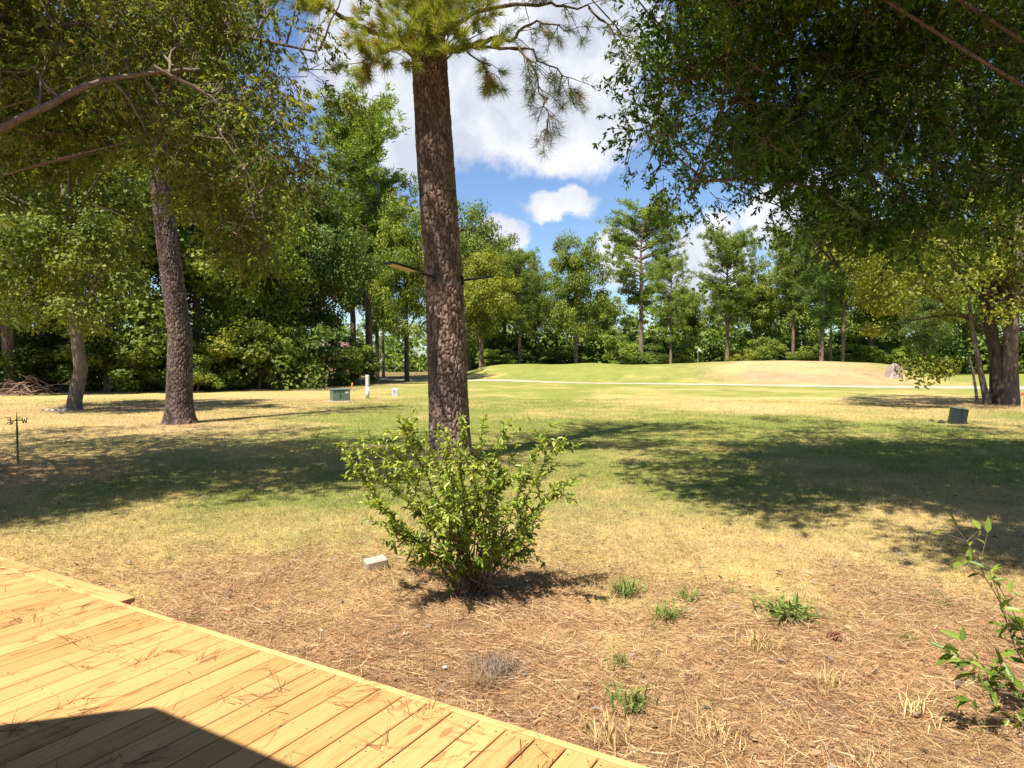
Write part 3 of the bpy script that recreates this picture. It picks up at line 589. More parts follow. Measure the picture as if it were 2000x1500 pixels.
# ------------------------------------------------------------------ plated pine trunks
def plated_trunk(pts, rad, nth, nz, plate, depth, seed, flare=.25, zcut=8.6):
    """tube with bark plates raised as geometry: cells on the unrolled trunk"""
    r = np.random.default_rng(seed); pts = np.asarray(pts, float); z = np.concatenate([np.linspace(pts[0, 2], zcut, nz), np.linspace(zcut, pts[-1, 2], 50)[1:]]); nz = len(z); zz = pts[:, 2]
    cx = np.interp(z, zz, pts[:, 0]); cy = np.interp(z, zz, pts[:, 1]); k = np.ones(31) / 31
    cx = np.convolve(np.pad(cx, 15, mode='edge'), k, 'valid'); cy = np.convolve(np.pad(cy, 15, mode='edge'), k, 'valid'); ra = np.interp(z, zz, rad)
    th = np.linspace(0, 2 * np.pi, nth, endpoint=False); TH, Z = np.meshgrid(th, z); RA = np.repeat(ra[:, None], nth, 1)
    r0 = rad[1]; S = TH * r0; per = 2 * np.pi * r0; pw, ph = plate
    S2 = S + .022 * (vnoise(S * 38, Z * 16) - .5) * 2 + .02 * (vnoise(S * 90, Z * 60) - .5); Z2 = Z + .07 * (vnoise(S * 24 + 9, Z * 9) - .5) * 2 + .03 * (vnoise(S * 80, Z * 50 + 9) - .5)
    nx = max(6, round(per / pw)); gw = per / nx; i = np.floor(S2 / gw); jx = np.random.default_rng(seed + 1).random((nx, 4096, 3))
    d1 = np.full(S.shape, 9.); d2 = np.full(S.shape, 9.); idr = np.zeros(S.shape)
    for di in (-1, 0, 1):
        ii = (i + di).astype(int); im = ii % nx; j = np.floor(Z2 / ph + .5 * (im % 2)).astype(int)
        for dj in (-1, 0, 1):
            jj = j + dj; q = jx[im, jj & 4095]; px = (ii + .2 + .6 * q[..., 0]) * gw; pz = (jj - .5 * (im % 2) + .15 + .7 * q[..., 1]) * ph
            d = np.hypot((S2 - px) / gw, (Z2 - pz) / ph); c1 = d < d1
            d2 = np.where(c1, d1, np.minimum(d2, d)); idr = np.where(c1, q[..., 2], idr); d1 = np.where(c1, d, d1)
    edge = sstep(.0, .34, d2 - d1); rel = depth * (edge * (.75 + .5 * idr) + .25 * vnoise(S * 60, Z * 40) * edge - .6)
    fl = 1 + flare * np.exp(-(Z - z[0]) / .28) * (1 + .35 * np.sin(TH * 5 + seed) ** 2)
    rr = RA * fl * (1 + .025 * np.sin(2 * TH + Z * .6 + seed)) + rel
    V = np.stack([cx[:, None] + rr * np.cos(TH), cy[:, None] + rr * np.sin(TH), Z], -1).reshape(-1, 3)
    a = np.arange(nz - 1)[:, None] * nth; b = np.arange(nth)[None, :]; c = (b + 1) % nth; Q = np.stack([a + b, a + c, a + nth + c, a + nth + b], -1).reshape(-1, 4)
    rn = np.clip(idr * .8 + .1 * vnoise(S * 8, Z * 5), 0, 1) * edge + (1 - edge) * .0
    return mesh('trunk', V, Q, M['bark'], rnd=rn.ravel(), smooth=True)
def tufts(C, D, per, ln, wd, r, spread=1.0, up=.25):
    n = len(C); tot = n * per; idx = np.repeat(np.arange(n), per); u = unit(tot, r); A = norm(u * spread + norm(D)[idx] + np.array([0, 0, up]))
    P = C[idx] + A * .01 + norm(D)[idx] * (r.random(tot)[:, None] - .6) * .14
    return P, A, ln * r.uniform(.7, 1.15, tot), idx
def build_big_pine():
    Y = 13.0; r = np.random.default_rng(21); base = gp(878, 901); bx, by = base[0], Y
    o = thing('pine_tree', 'massive foreground pine with plated bark carrying two solar lights', 'pine tree', (bx, by, 0))
    c = lambda u, v: (at(u, v, Y) - np.array([bx, by, 0]))
    pts = [(0, 0, -.1), (0, 0, .4), c(868, 560), c(851, 320), c(839, 130), c(828, -150), c(812, -700), c(806, -1250)]
    pts = [tuple(p) for p in pts]; rad = [.385, .375, .355, .335, .31, .28, .17, .05]
    obj('trunk', plated_trunk(pts, rad, 208, 540, (.072, .17), .024, 3, .30), o)
    zc = lambda z: np.array([np.interp(z, [p[2] for p in pts], [p[k] for p in pts]) for k in range(3)])
    W, C, D = [], [], []
    def branch(path, r0, dep, side=7, tl=.75, keep=1.0, droop=-.1, tip=.006):
        """path: pixels with distances; grows side twigs with needle tufts"""
        P = np.array([at(u, v, d) - np.array([bx, by, 0]) for u, v, d in path]); t = np.linspace(0, len(P) - 1, 4 * len(P)); Q = np.stack([np.interp(t, np.arange(len(P)), P[:, k]) for k in range(3)], 1)
        Q[1:-1] += r.normal(0, .03, Q[1:-1].shape); W.append((Q, np.linspace(r0, tip, len(Q))))
        for _ in range(side):
            f = r.uniform(.35, 1.0); k = int(f * (len(Q) - 1)); d = norm(Q[min(k + 1, len(Q) - 1)] - Q[k - 1]); s = norm(d * .7 + unit(1, r)[0] * .9 + np.array([0, 0, droop])); e = Q[k] + s * tl * r.uniform(.4, 1.1); tw = limb(Q[k], e, .06, 6, r); W.append((tw, np.linspace(.009, .004, 6)))
            for q in range(r.integers(2, 5)):
                if r.random() < keep: g = r.uniform(.45, 1); C.append(Q[k] + (e - Q[k]) * g + r.normal(0, .06, 3)); D.append(s + unit(1, r)[0] * .5)
            C.append(e); D.append(s)
    # the branches that show below the top of the picture
    branch([(845, 80, 12.8), (755, 75, 12.2), (690, 45, 11.8), (615, 5, 11.5), (520, -60, 11.2)], .07, 0, 15, .7)
    branch([(850, 100, 12.7), (790, 90, 12.0), (740, 105, 11.7), (705, 130, 11.5)], .035, 0, 12, .5)
    branch([(870, 95, 12.9), (930, 85, 12.6), (1000, 70, 12.5), (1050, 40, 12.4), (1120, 60, 12.4)], .06, 0, 12, .6, .6)
    branch([(870, 60, 12.9), (960, 10, 12.6), (1060, 8, 12.6), (1150, 18, 12.8), (1210, 70, 13)], .05, 0, 14, .7, .6)
    branch([(930, 90, 12.6), (1010, 95, 12.4), (1040, 130, 12.3), (1065, 200, 12.3), (1075, 260, 12.3)], .03, 0, 20, .55, .75, -.5)
    branch([(960, 88, 12.6), (1040, 105, 12.6), (1100, 150, 12.6), (1130, 185, 12.7)], .025, 0, 14, .5, .7, -.4)
    branch([(900, 95, 12.5), (950, 120, 12.3), (965, 150, 12.2)], .02, 0, 8, .4, .5, -.4)
    branch([(1150, 15, 12.8), (1190, 50, 12.8), (1215, 110, 12.8)], .02, 0, 10, .5, .35, -.3)
    # the bright burst of needles in front of the trunk
    n = 330; uu = r.normal(850, 72, n); vv = np.clip(r.normal(25, 62, n), -160, 104 - np.abs(uu - 845) * .14); dd = r.uniform(11.6, 12.55, n)
    for u, v, d in zip(uu, vv, dd):
        C.append(at(u, v, d) - np.array([bx, by, 0])); D.append(np.array([(u - 845) / 120, -.6, .25]) + unit(1, r)[0] * .6)
    for _ in range(9):
        u, v = r.normal(850, 60), r.uniform(10, 95); W.append((limb(zc(7.2), at(u, v, 12.0) - np.array([bx, by, 0]), .1, 6, r), np.linspace(.025, .006, 6)))
    C1, D1 = np.array(C), np.array(D)
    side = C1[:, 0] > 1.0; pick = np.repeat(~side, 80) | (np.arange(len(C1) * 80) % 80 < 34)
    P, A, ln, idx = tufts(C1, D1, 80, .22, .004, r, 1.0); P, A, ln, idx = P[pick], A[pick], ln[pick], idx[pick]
    V, T = spikes(P, A, ln, np.where(side[idx], .006, .008), r); tone = np.where(side[idx], .2, .62); rn = np.clip(tone + .22 * r.normal(size=len(P)) * .6 + .14 * r.random(len(C1))[idx], 0, .9); dead = (r.random(len(C1)) < .07)[idx]; rn[dead] = .97  # light painted into the tone: burst as if backlit, right-hand wisps darker
    V1, R1 = V, np.repeat(rn, 3)
    # the crown above the picture, which throws the shade on the lawn
    C, D = [], []
    for i in range(64):
        z = r.uniform(9.0, 20.5); f = (z - 9) / 11.5; p0 = zc(z); a = r.uniform(0, 6.283); ln_ = (4.6 - 3.0 * f) * r.uniform(.6, 1.1)
        if z < 16 and math.cos(a) * SX + math.sin(a) * SY > -.1: ln_ *= .45
        d = np.array([math.cos(a), math.sin(a), r.uniform(-.05, .3)]); e = p0 + d * ln_
        W.append((limb(p0, e, .3, 6, r), np.linspace(.055 - .03 * f, .01, 6)))
        for t in np.linspace(.3, 1, 11): C.append(p0 + (e - p0) * t + r.normal(0, .33, 3) * np.array([1, 1, .5])); D.append(d)
    C2, D2 = np.array(C), np.array(D); P, A, ln, idx = tufts(C2, D2, 46, .30, .01, r, 1.1); V, T = spikes(P, A, ln, .011, r); R2 = np.repeat(np.clip(.15 + .5 * r.random(len(P)), 0, .8), 3)
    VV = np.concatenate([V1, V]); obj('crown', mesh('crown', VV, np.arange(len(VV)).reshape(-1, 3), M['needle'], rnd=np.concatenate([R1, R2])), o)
    V, Q = tubes(W, 7); obj('branches', mesh('branches', V, Q, M['twig'], smooth=True), o)
build_big_pine()
def build_left_pine():
    Y = 21.0; r = np.random.default_rng(22); b = gp(368, 823); bx = b[0]
    o = thing('pine_tree', 'slightly leaning dark barked pine left of the green utility box', 'pine tree', (bx, Y, 0)); c = lambda u, v: tuple(at(u, v, Y) - np.array([bx, Y, 0]))
    pts = [(0, 0, -.1), (-.02, 0, .5), c(352, 660), c(328, 480), c(315, 380), c(300, 200), c(285, -60), c(275, -420)]; rad = [.40, .375, .34, .30, .28, .25, .2, .06]
    obj('trunk', plated_trunk(pts, rad, 150, 420, (.075, .17), .022, 8, .35, 9.5), o).color = (.6, .63, .68, 1)
    W, C, D = [], [], []
    for i in range(46):
        z = r.uniform(8.5, 19); f = (z - 8.5) / 10.5; p0 = np.array([np.interp(z, [p[2] for p in pts], [p[k] for p in pts]) for k in range(3)]); a = r.uniform(0, 6.283); l_ = (3.8 - 2.3 * f) * r.uniform(.6, 1.1); d = np.array([math.cos(a), math.sin(a), r.uniform(-.1, .3)]); e = p0 + d * l_
        W.append((limb(p0, e, .3, 6, r), np.linspace(.05 - .03 * f, .01, 6)))
        for t in np.linspace(.35, 1, 8): C.append(p0 + (e - p0) * t + r.normal(0, .28, 3) * np.array([1, 1, .5])); D.append(d)
    C = np.array(C); P, A, ln, idx = tufts(C, np.array(D), 40, .26, .01, r, 1.1); V, T = spikes(P, A, ln, .011, r)
    obj('crown', mesh('crown', V, T, M['needle'], rnd=np.repeat(np.clip(.1 + .5 * r.random(len(P)), 0, 1), 3)), o); V, Q = tubes(W, 6); obj('branches', mesh('branches', V, Q, M['twig'], smooth=True), o)
build_left_pine()

# ------------------------------------------------------------------ the two oaks that hang into the picture from both sides
def hanging_oak(name, label, trunk, centre, radii, ncl, per_twig, mat, poly, seed, limbs, leaf, nin=300, extra=(), shade=(), nsh=110, droop=.7, dens=26, twig_len=.55, cat='oak tree'):
    r = np.random.default_rng(seed); c0 = np.array(centre, float); rad = np.array(radii, float); C = []
    while len(C) < ncl:
        u = unit(4000, r); q = r.random(4000) ** .42; P = c0 + u * q[:, None] * rad * (1 + .15 * np.sin(4 * np.arctan2(u[:, 1], u[:, 0]) + seed))[:, None]
        pu, pv, dep = project(P); fr = (pu > -30) & (pu < 2030) & (pv > -30) & (pv < 1530) & (dep > 1); ok = (~fr) | inside(poly, pu, pv); ok &= ~((dep < 4.5) & fr); ok &= ~(fr & (r.random(4000) < .82)); P = P[ok]
        lump = fbm(P[:, 0] * .55 + seed, P[:, 1] * .55 + P[:, 2] * .7, 3); P = P[lump > .40]; C += list(P[:max(0, ncl - len(C))])
    k = 0; ax = [p[0] for p in poly]; ay = [p[1] for p in poly]
    while k < nin:                            # the fuller outer curtain of the crown
        u, v = r.uniform(min(ax), max(ax)), r.uniform(min(ay), max(ay)); d = r.uniform(8.8, 13.5)
        if inside(poly, np.array([u]), np.array([v]))[0]:
            p = at(u, v, d)
            if fbm(p[0] * .8 + seed, p[1] * .3 + p[2] * .9, 3) > .43: C.append(p); k += 1
    k = 0; sx = [p[0] for p in shade]; sy = [p[1] for p in shade]; ct = math.cos(SUN_EL) / math.sin(SUN_EL)
    while shade and k < nsh:                  # boughs overhead that shade the lawn
        g = gp(r.uniform(min(sx), max(sx)), r.uniform(min(sy), max(sy))); u, v, _ = project(g[None])
        if not inside(shade, u, v)[0]: continue
        h = r.uniform(6.2, 11); p = np.array([g[0] + SX * ct * h, g[1] + SY * ct * h, h]); pu, pv, dep = project(p[None])
        if (pu[0] > -60 and pu[0] < 2060 and pv[0] > -90 and dep[0] > 0 and not inside(poly, pu, pv)[0]) or fbm(g[0] * .5 + seed, g[1] * .5, 3) < .37: continue
        C.append(p); k += 1
    for u, v, d in extra: C.append(at(u, v, d))
    C = np.array(C); n = len(C); base = np.array([trunk[0], trunk[1], 0.]); o = thing(name, label, cat, base)
    top = c0 + np.array([0, 0, rad[2] * .5]); tp = np.array([base + [0, 0, -.1], base + [0, 0, .4], base * .75 + top * .25, base * .45 + top * .55, top]); tp[2, 2] = top[2] * .3; tp[3, 2] = top[2] * .6
    W = [(tp - base, [.5, .4, .33, .2, .06])]
    for path, ra in limbs:
        P = np.array([at(*p) for p in path]); t = np.linspace(0, len(P) - 1, 5 * len(P)); Q = np.stack([np.interp(t, np.arange(len(P)), P[:, k]) for k in range(3)], 1); Q[1:] += np.cumsum(r.normal(0, .005, (len(Q) - 1, 3)), 0); W.append((Q - base, np.linspace(ra, ra * .3, len(Q))))
    for i in r.choice(n, min(n, 34), False):
        z = r.uniform(.35, .95); p0 = np.array([np.interp(z, np.linspace(0, 1, 5), tp[:, k]) for k in range(3)]); m = p0 + (C[i] - p0) * r.uniform(.35, .5); W.append((limb(p0, C[i], .5, 9, r) - base, np.linspace(.04, .006, 9)))
    lp = np.concatenate([q + base for q, _ in W[1:1 + len(limbs)]]) if limbs else tp; pu, pv, dep = project(C); seen = (pu > -120) & (pu < 2120) & (pv > -120) & (dep > 0)
    for i in np.where(seen)[0]:
        if r.random() < .5:
            j = np.argmin(np.linalg.norm(lp - C[i], axis=1) + r.random(len(lp)) * .6); W.append((limb(lp[j], C[i], .18, 7, r) - base, np.linspace(.02, .005, 7)))
    sets = []
    for sel, dn, k, lf, cr0, cr1, tl in ((seen, dens, per_twig, leaf, .22, .6, .34), (~seen, 22, 6, .20, .5, .95, .5)):
        D = C[sel]; m = len(D); tn = m * dn; idx = np.repeat(np.arange(m), dn); u = unit(tn, r); TP = D[idx] + u * (r.random(tn) ** .5 * r.uniform(cr0, cr1, m)[idx])[:, None] * np.array([1, 1, .8]); TD = norm(u * .8 + unit(tn, r) * .6 + np.array([0, 0, -droop]))
        if dn == dens:
            for i in r.choice(tn, min(tn, 2600), False): W.append((np.array([TP[i] - TD[i] * tl * .6, TP[i] + TD[i] * tl * .5 + r.normal(0, .02, 3), TP[i] + TD[i] * tl]) - base, [.007, .004, .002]))
        li = np.repeat(np.arange(tn), k); f = r.random(tn * k); P = TP[li] + TD[li] * (f * tl)[:, None]; A = norm(TD[li] * .6 + unit(len(li), r) * .75 + np.array([0, 0, -droop * .6])); Nn = norm(unit(len(li), r) * .8 + np.array([0, 0, .7])); ln = lf * r.uniform(.5, 1.3, len(li))
        V, Q = leaves(P - base, A, Nn, ln, ln * .38, .1, .5); sets.append((V, np.repeat(np.clip(.05 + .5 * r.random(m)[idx][li] ** 1.4 + .45 * r.random(len(li)) ** 1.2, 0, 1), 4)))
    V = np.concatenate([q[0] for q in sets]); obj('crown', mesh('crown', V, np.arange(len(V)).reshape(-1, 4), mat, rnd=np.concatenate([q[1] for q in sets])), o); V, Q = tubes(W, 6); obj('branches', mesh('branches', V, Q, M['twig'], smooth=True), o)
LP = [(-40, -40), (560, -40), (575, 60), (555, 130), (540, 190), (560, 260), (590, 330), (590, 420), (560, 440), (530, 480), (500, 520), (455, 500), (420, 410), (345, 380), (300, 290), (210, 330), (120, 370), (60, 320), (-40, 330)]
hanging_oak('oak_tree', 'oak whose olive brown leafy branches hang over the left of the lawn', (-13.5, 9.5), (-7.6, 11.2, 7.4), (6.6, 4.2, 5.6), 150, 15, M['oak'], LP, 5,
            [([(-260, 330, 8.3), (-60, 285, 8.3), (40, 225, 8.3), (150, 165, 8.4), (230, 140, 8.5), (330, 125, 8.8), (390, 122, 9)], .062), ([(-60, 285, 10), (120, 260, 10.5), (300, 300, 11), (450, 330, 11.4), (640, 345, 11.5)], .045), ([(-120, 100, 9.5), (160, 40, 10), (420, 60, 10.5), (620, 100, 11)], .05), ([(300, 129, 8.7), (420, 190, 8.9), (470, 300, 9.0), (500, 420, 9.1)], .026), ([(180, 400, 8.8), (250, 430, 8.8), (270, 500, 8.9)], .012), ([(430, 260, 8.8), (480, 330, 8.8), (560, 470, 9)], .012)], .088, 190,
            [(690, 205, 11.2), (610, 290, 11.3), (610, 60, 11), (600, 150, 11), (505, 500, 11), (480, 470, 11)], shade=[(-160, 850), (0, 842), (330, 828), (560, 815), (720, 850), (690, 930), (560, 955), (400, 962), (230, 985), (0, 1010), (-160, 1030)], nsh=260, droop=.5, dens=25)
RP = [(1330, -40), (1300, 50), (1290, 110), (1270, 190), (1275, 250), (1310, 300), (1350, 350), (1390, 380), (1430, 330), (1500, 340), (1550, 420), (1590, 470), (1640, 470), (1700, 510), (1790, 480), (1860, 440), (1930, 470), (2040, 450), (2040, -40)]
hanging_oak('oak_tree', 'dark green oak canopy hanging over the right of the lawn', (11.5, 8.0), (8.2, 10.6, 8.0), (7.6, 5.2, 5.8), 190, 18, M['right_oak'], RP, 6,
            [([(2300, -60, 9.5), (2060, 40, 9.5), (1960, 20, 9.6), (1880, 110, 9.7), (1800, 150, 9.8)], .05), ([(2250, 300, 10), (1960, 350, 10.5), (1780, 420, 11), (1640, 520, 11.5)], .06), ([(2200, 60, 10), (1800, 90, 10.4), (1500, 120, 10.8), (1290, 160, 11)], .06), ([(1500, 120, 10.8), (1400, 240, 10.8), (1340, 370, 10.8)], .03)], .088, 225,
            [(1240, 200, 10.6), (1250, 120, 10.5), (1250, 260, 10.6), (1345, 400, 10.8), (1300, 340, 10.8), (1270, 60, 10.6)], shade=[(1240, 880), (1330, 825), (1500, 812), (2000, 828), (2160, 840), (2160, 1110), (2000, 1080), (1850, 1070), (1650, 1030), (1500, 1000), (1400, 955), (1280, 930)], nsh=430, droop=.22, dens=25)

# ------------------------------------------------------------------ middle-distance trees with their own trunks
def build_mid_trees():
    # grey trunk with the mulch ring
    r = np.random.default_rng(41); Y = 26.5; b = gp(163, 799); bx = b[0]; c = lambda u, v: at(u, v, Y) - np.array([bx, Y, 0])
    o = thing('sweetgum_tree', 'leafy tree with a smooth pale grey trunk in a mulch ring', 'tree', (bx, Y, 0))
    tp = np.array([(0, 0, -.1), (0, 0, .3), c(158, 720), c(148, 640), c(142, 560), c(136, 380), c(140, 180)]); W = [(tp, [.31, .265, .24, .21, .17, .11, .04])]
    n = 150; uu = r.uniform(-60, 270, n); vv = r.uniform(150, 640, n); ok = (vv < 560) | (np.abs(uu - 90) < 110); uu, vv = uu[ok], vv[ok]; C = np.array([at(u, v, Y + r.uniform(-3.2, 2.4)) for u, v in zip(uu, vv)]) - np.array([bx, Y, 0])
    for i in r.choice(len(C), 26, False):
        z = r.uniform(2.9, 8); p0 = np.array([np.interp(z, tp[:, 2], tp[:, k]) for k in range(3)]); W.append((limb(p0, C[i], .3, 7, r), np.linspace(.06, .012, 7)))
    V, Q, rn = crown_leaves(C, r.uniform(.5, 1.0, len(C)), 220, .15, r, .8, .3, .8); k = obj('crown', mesh('crown', V, Q, M['broad'], rnd=rn), o); k.color = (.8, .82, .7, 1); V, Q = tubes(W, 14); obj('trunk', mesh('trunk', V, Q, M['bark_grey'], smooth=True), o)
    # the double trunk at the right with a slim stem beside it
    r = np.random.default_rng(42); Y = 30.0; b = gp(1952, 792); bx = b[0]; c = lambda u, v, y=Y: at(u, v, y) - np.array([bx, Y, 0])
    o = thing('oak_tree', 'yellow green tree with a thick double trunk near the right edge', 'tree', (bx, Y, 0))
    n = 330; C = []
    while len(C) < n:
        u, v = r.uniform(1620, 2330), r.uniform(150, 730); lo = np.interp(u, [1620, 1700, 1780, 1860, 1900, 1990, 2300], [540, 645, 655, 630, 605, 640, 640])
        if v < lo: C.append(at(u, v, r.uniform(25.5, 33)) - np.array([bx, Y, 0]))
    for u, v in [(1800, 722), (1830, 722), (1850, 715), (1785, 716)]: C.append(c(u, v, 27.5))
    C = np.array(C)
    def stem(p, ra): 
        W = [(np.array(p), ra)]; 
        return W
    s1 = stem([c(1946, 800, 30.3), c(1947, 780, 30.3), c(1946, 700, 30.3), c(1930, 620, 30.3), c(1925, 480, 30.3), c(1915, 300, 30.3)], [.34, .29, .26, .24, .18, .08])
    s2 = stem([c(1974, 798), c(1973, 785), c(1972, 710), c(1975, 640), c(1985, 520), c(2000, 350)], [.44, .36, .31, .27, .2, .08])
    s3 = stem([c(1930, 798), c(1927, 780), c(1917, 735), c(1908, 690), c(1900, 650), c(1890, 560)], [.20, .155, .12, .10, .09, .05])
    s3 += stem([c(1908, 795), c(1907, 770), c(1900, 725), c(1892, 690)], [.07, .06, .045, .02])
    for i in r.choice(len(C), 46, False): s1.append((limb(c(r.uniform(1922, 1990), r.uniform(430, 650)), C[i], .4, 8, r), np.linspace(.08, .012, 8)))
    for nm, s, m in (('trunk', s1, M['bark_dark']), ('trunk', s2, M['bark_grey']), ('stem', s3, M['bark_grey'])):  # dark bark paints one trunk as shaded, grey bark the other as sunlit
        V, Q = tubes(s, 14); obj(nm, mesh(nm, V, Q, m, smooth=True), o)
    V, Q, rn = crown_leaves(C, r.uniform(.45, 1.0, len(C)), 190, .16, r, .75, .3, .6); k = obj('crown', mesh('crown', V, Q, M['broad'], rnd=rn), o); k.color = (1.15, 1.02, .7, 1)
build_mid_trees()

# ------------------------------------------------------------------ shrubs close by
def stem_shrub(name, label, base, tips, leaf, mat, seed, per_m, thick=.008, twigs=5, tw=.22, jit=.022, tint=(1, 1, 1)):
    r = np.random.default_rng(seed); base = np.array(base, float); o = thing(name, label, 'shrub', base); W, P, A = [], [], []
    for t in tips:
        t = np.array(t) - base; b0 = np.array([r.normal(0, .05), r.normal(0, .05), 0]); mid = b0 * .6 + t * .45 + np.array([0, 0, t[2] * .16]); q = np.linspace(0, 1, 10)[:, None]
        Q = (1 - q) ** 2 * b0 + 2 * q * (1 - q) * mid + q * q * t; Q[1:] += np.cumsum(r.normal(0, jit, (9, 3)), 0); W.append((Q, np.linspace(thick, thick * .3, 10))); segs = [(Q[3:], 1.0)]
        for k in range(twigs):
            i = r.integers(3, 9); d = norm(Q[i] - Q[i - 1]); s = norm(d + unit(1, r)[0] * 1.1 + [0, 0, .1]); e = Q[i] + s * tw * r.uniform(.5, 1.3); X = np.linspace(0, 1, 5)[:, None] * (e - Q[i]) + Q[i]; W.append((X, np.linspace(thick * .4, thick * .2, 5))); segs.append((X, 1))
        for X, _ in segs:
            L = np.linalg.norm(np.diff(X, axis=0), axis=1).sum(); n = max(2, int(L * per_m)); f = r.random(n) * (len(X) - 1); k = np.minimum(f.astype(int), len(X) - 2); p = X[k] + (X[k + 1] - X[k]) * (f - k)[:, None]; d = norm(X[k + 1] - X[k]); P.append(p); A.append(norm(d * .55 + unit(n, r) * .85))
    P, A = np.concatenate(P), np.concatenate(A); n = len(P); Nn = norm(unit(n, r) * .6 + np.array([0, 0, 1.])); ln = leaf * r.uniform(.35, 1.3, n); V, Q = leaves6(P, A, Nn, ln, ln * .40)
    rn = np.clip(.0 + .75 * r.random(n) + .25 * (P[:, 2] / max(.1, P[:, 2].max())), 0, 1); obj('foliage', mesh('foliage', V, Q, mat, rnd=np.repeat(rn, 6), smooth=True), o).color = (*tint, 1)
    V, Q = tubes(W, 6); obj('stems', mesh('stems', V, Q, M['twig'], smooth=True), o)
def build_shrubs():
    r = np.random.default_rng(61); b = gp(928, 1160); Y = b[1]; px = [(662, 868), (700, 850), (735, 845), (775, 830), (770, 790), (800, 850), (840, 830), (880, 845), (925, 830), (965, 812), (1000, 870), (1040, 850), (1088, 826), (1105, 860), (1122, 925), (1090, 950), (700, 960), (720, 925), (750, 1000), (765, 1040), (1060, 1045), (1040, 1010), (820, 900), (860, 920), (900, 900), (950, 900), (980, 930), (1010, 960), (830, 990), (880, 1000), (930, 980), (970, 1020), (800, 1060), (850, 1090), (900, 1100), (1010, 1060), (960, 1080), (870, 870), (910, 870), (740, 890), (1060, 900)]
    tips = [at(u, v, Y + r.uniform(-.75, .45) * min(1, (1200 - v) / 260)) for u, v in px]
    stem_shrub('shrub', 'vase shaped green shrub in front of the big pine', (b[0], Y, 0), tips, .054, M['bush'], 62, 118, .007, 8, .22)
    b = np.array([2.85, 3.5, 0]); px = [(1862, 1040, 3.7), (1890, 1075, 3.7), (1925, 1120, 3.6), (1850, 1262, 3.4), (1880, 1285, 3.4), (1935, 1290, 3.4), (1960, 1170, 3.6), (1985, 1230, 3.5), (1930, 1345, 3.35), (1985, 1330, 3.3), (1990, 1390, 3.3), (2040, 1150, 3.6), (2080, 1250, 3.5)]
    stem_shrub('shrub', 'leafy sapling shrub cut off by the right edge of the picture', b, [at(*p) for p in px], .088, M['bush'], 63, 19, .005, 3, .15, .012, (.62, .7, .62))
build_shrubs()
def clump(name, label, u, v, n, hgt_, spread, cols, wd, seed, cat='weed', flat=.5, nblade=1):
    r = np.random.default_rng(seed); b = gp(u, v); z = float(hgt(b[0], b[1])); a = r.uniform(0, 6.283, n); tilt = np.abs(r.normal(flat, .35, n)); A = np.column_stack([np.cos(a) * tilt, np.sin(a) * tilt, np.full(n, .75)]); P = np.column_stack([r.normal(0, spread, n), r.normal(0, spread, n), np.full(n, -.005)])
    ln = hgt_ * r.uniform(.5, 1.2, n); A = norm(A); S = norm(np.cross(A, np.array([0, 0, 1.]))) * wd / 2; mid = P + A * ln[:, None] * .55 + np.array([0, 0, .12]) * ln[:, None]; tip = P + A * ln[:, None] - np.array([0, 0, .08]) * ln[:, None]
    V = np.stack([P - S * .6, P + S * .6, mid + S, mid - S, tip + S * .1, tip - S * .1], 1).reshape(-1, 3); i = np.arange(n)[:, None] * 6; Q = np.concatenate([i + np.array([0, 1, 2, 3]), i + np.array([3, 2, 4, 5])]); cc = np.array(cols)[r.integers(0, len(cols), n)] * r.uniform(.75, 1.2, (n, 1))
    tag(obj(name, mesh(name, V, Q, M['blade'], col=np.repeat(cc, 6, 0)), None, (b[0], b[1], z)), label, cat)
gr = [(.11, .19, .035), (.17, .25, .05), (.30, .29, .10)]; dr = [(.55, .40, .18), (.62, .47, .22), (.42, .28, .12)]
clump('grass_tuft', 'green grass tuft right of the shrub shadow', 1222, 1165, 110, .19, .05, gr, .009, 1, flat=.9)
clump('grass_tuft', 'small green tuft between the two larger tufts right of the shrub', 1345, 1172, 60, .14, .04, gr, .009, 2, flat=.8)
clump('grass_tuft', 'low green tuft in front of the small one', 1303, 1212, 85, .17, .05, gr, .009, 3, flat=.9)
clump('weed', 'largest broad leaved green weed patch on the bare strip', 1540, 1205, 170, .19, .08, gr, .018, 4, flat=1.0)
clump('grass_tuft', 'dry straw coloured tuft below the broad green weed', 1482, 1275, 80, .15, .05, dr, .007, 5, 'dry tuft')
clump('weed', 'green and dry weed standing nearest the deck corner', 1228, 1385, 60, .16, .05, gr, .011, 6)
clump('weed', 'low green sprout above the weed nearest the deck', 1212, 1305, 30, .12, .04, gr, .009, 7)
clump('grass_tuft', 'pale dry upright tuft at the bottom of the picture', 1190, 1450, 70, .16, .05, dr, .006, 8, 'dry tuft')
clump('grass_tuft', 'golden dry tuft in the middle of the pine straw', 1612, 1345, 60, .13, .05, dr, .007, 9, 'dry tuft')
clump('grass_tuft', 'wide golden dry tuft at the lower right', 1390, 1440, 110, .13, .10, dr, .006, 10, 'dry tuft', .8)
clump('grass_tuft', 'bleached dry tuft close to the bottom edge on the right', 1790, 1400, 70, .13, .08, dr, .007, 11, 'dry tuft', .8)
clump('straw_heap', 'grey heap of old matted straw near the deck edge', 968, 1312, 420, .13, .075, [(.25, .20, .16), (.34, .28, .22), (.19, .13, .09)], .003, 12, 'straw heap', .7)
clump('straw_heap', 'brown matted straw heap just below the grey one', 945, 1340, 300, .11, .05, [(.25, .16, .09), (.34, .22, .12)], .003, 13, 'straw heap', .9)

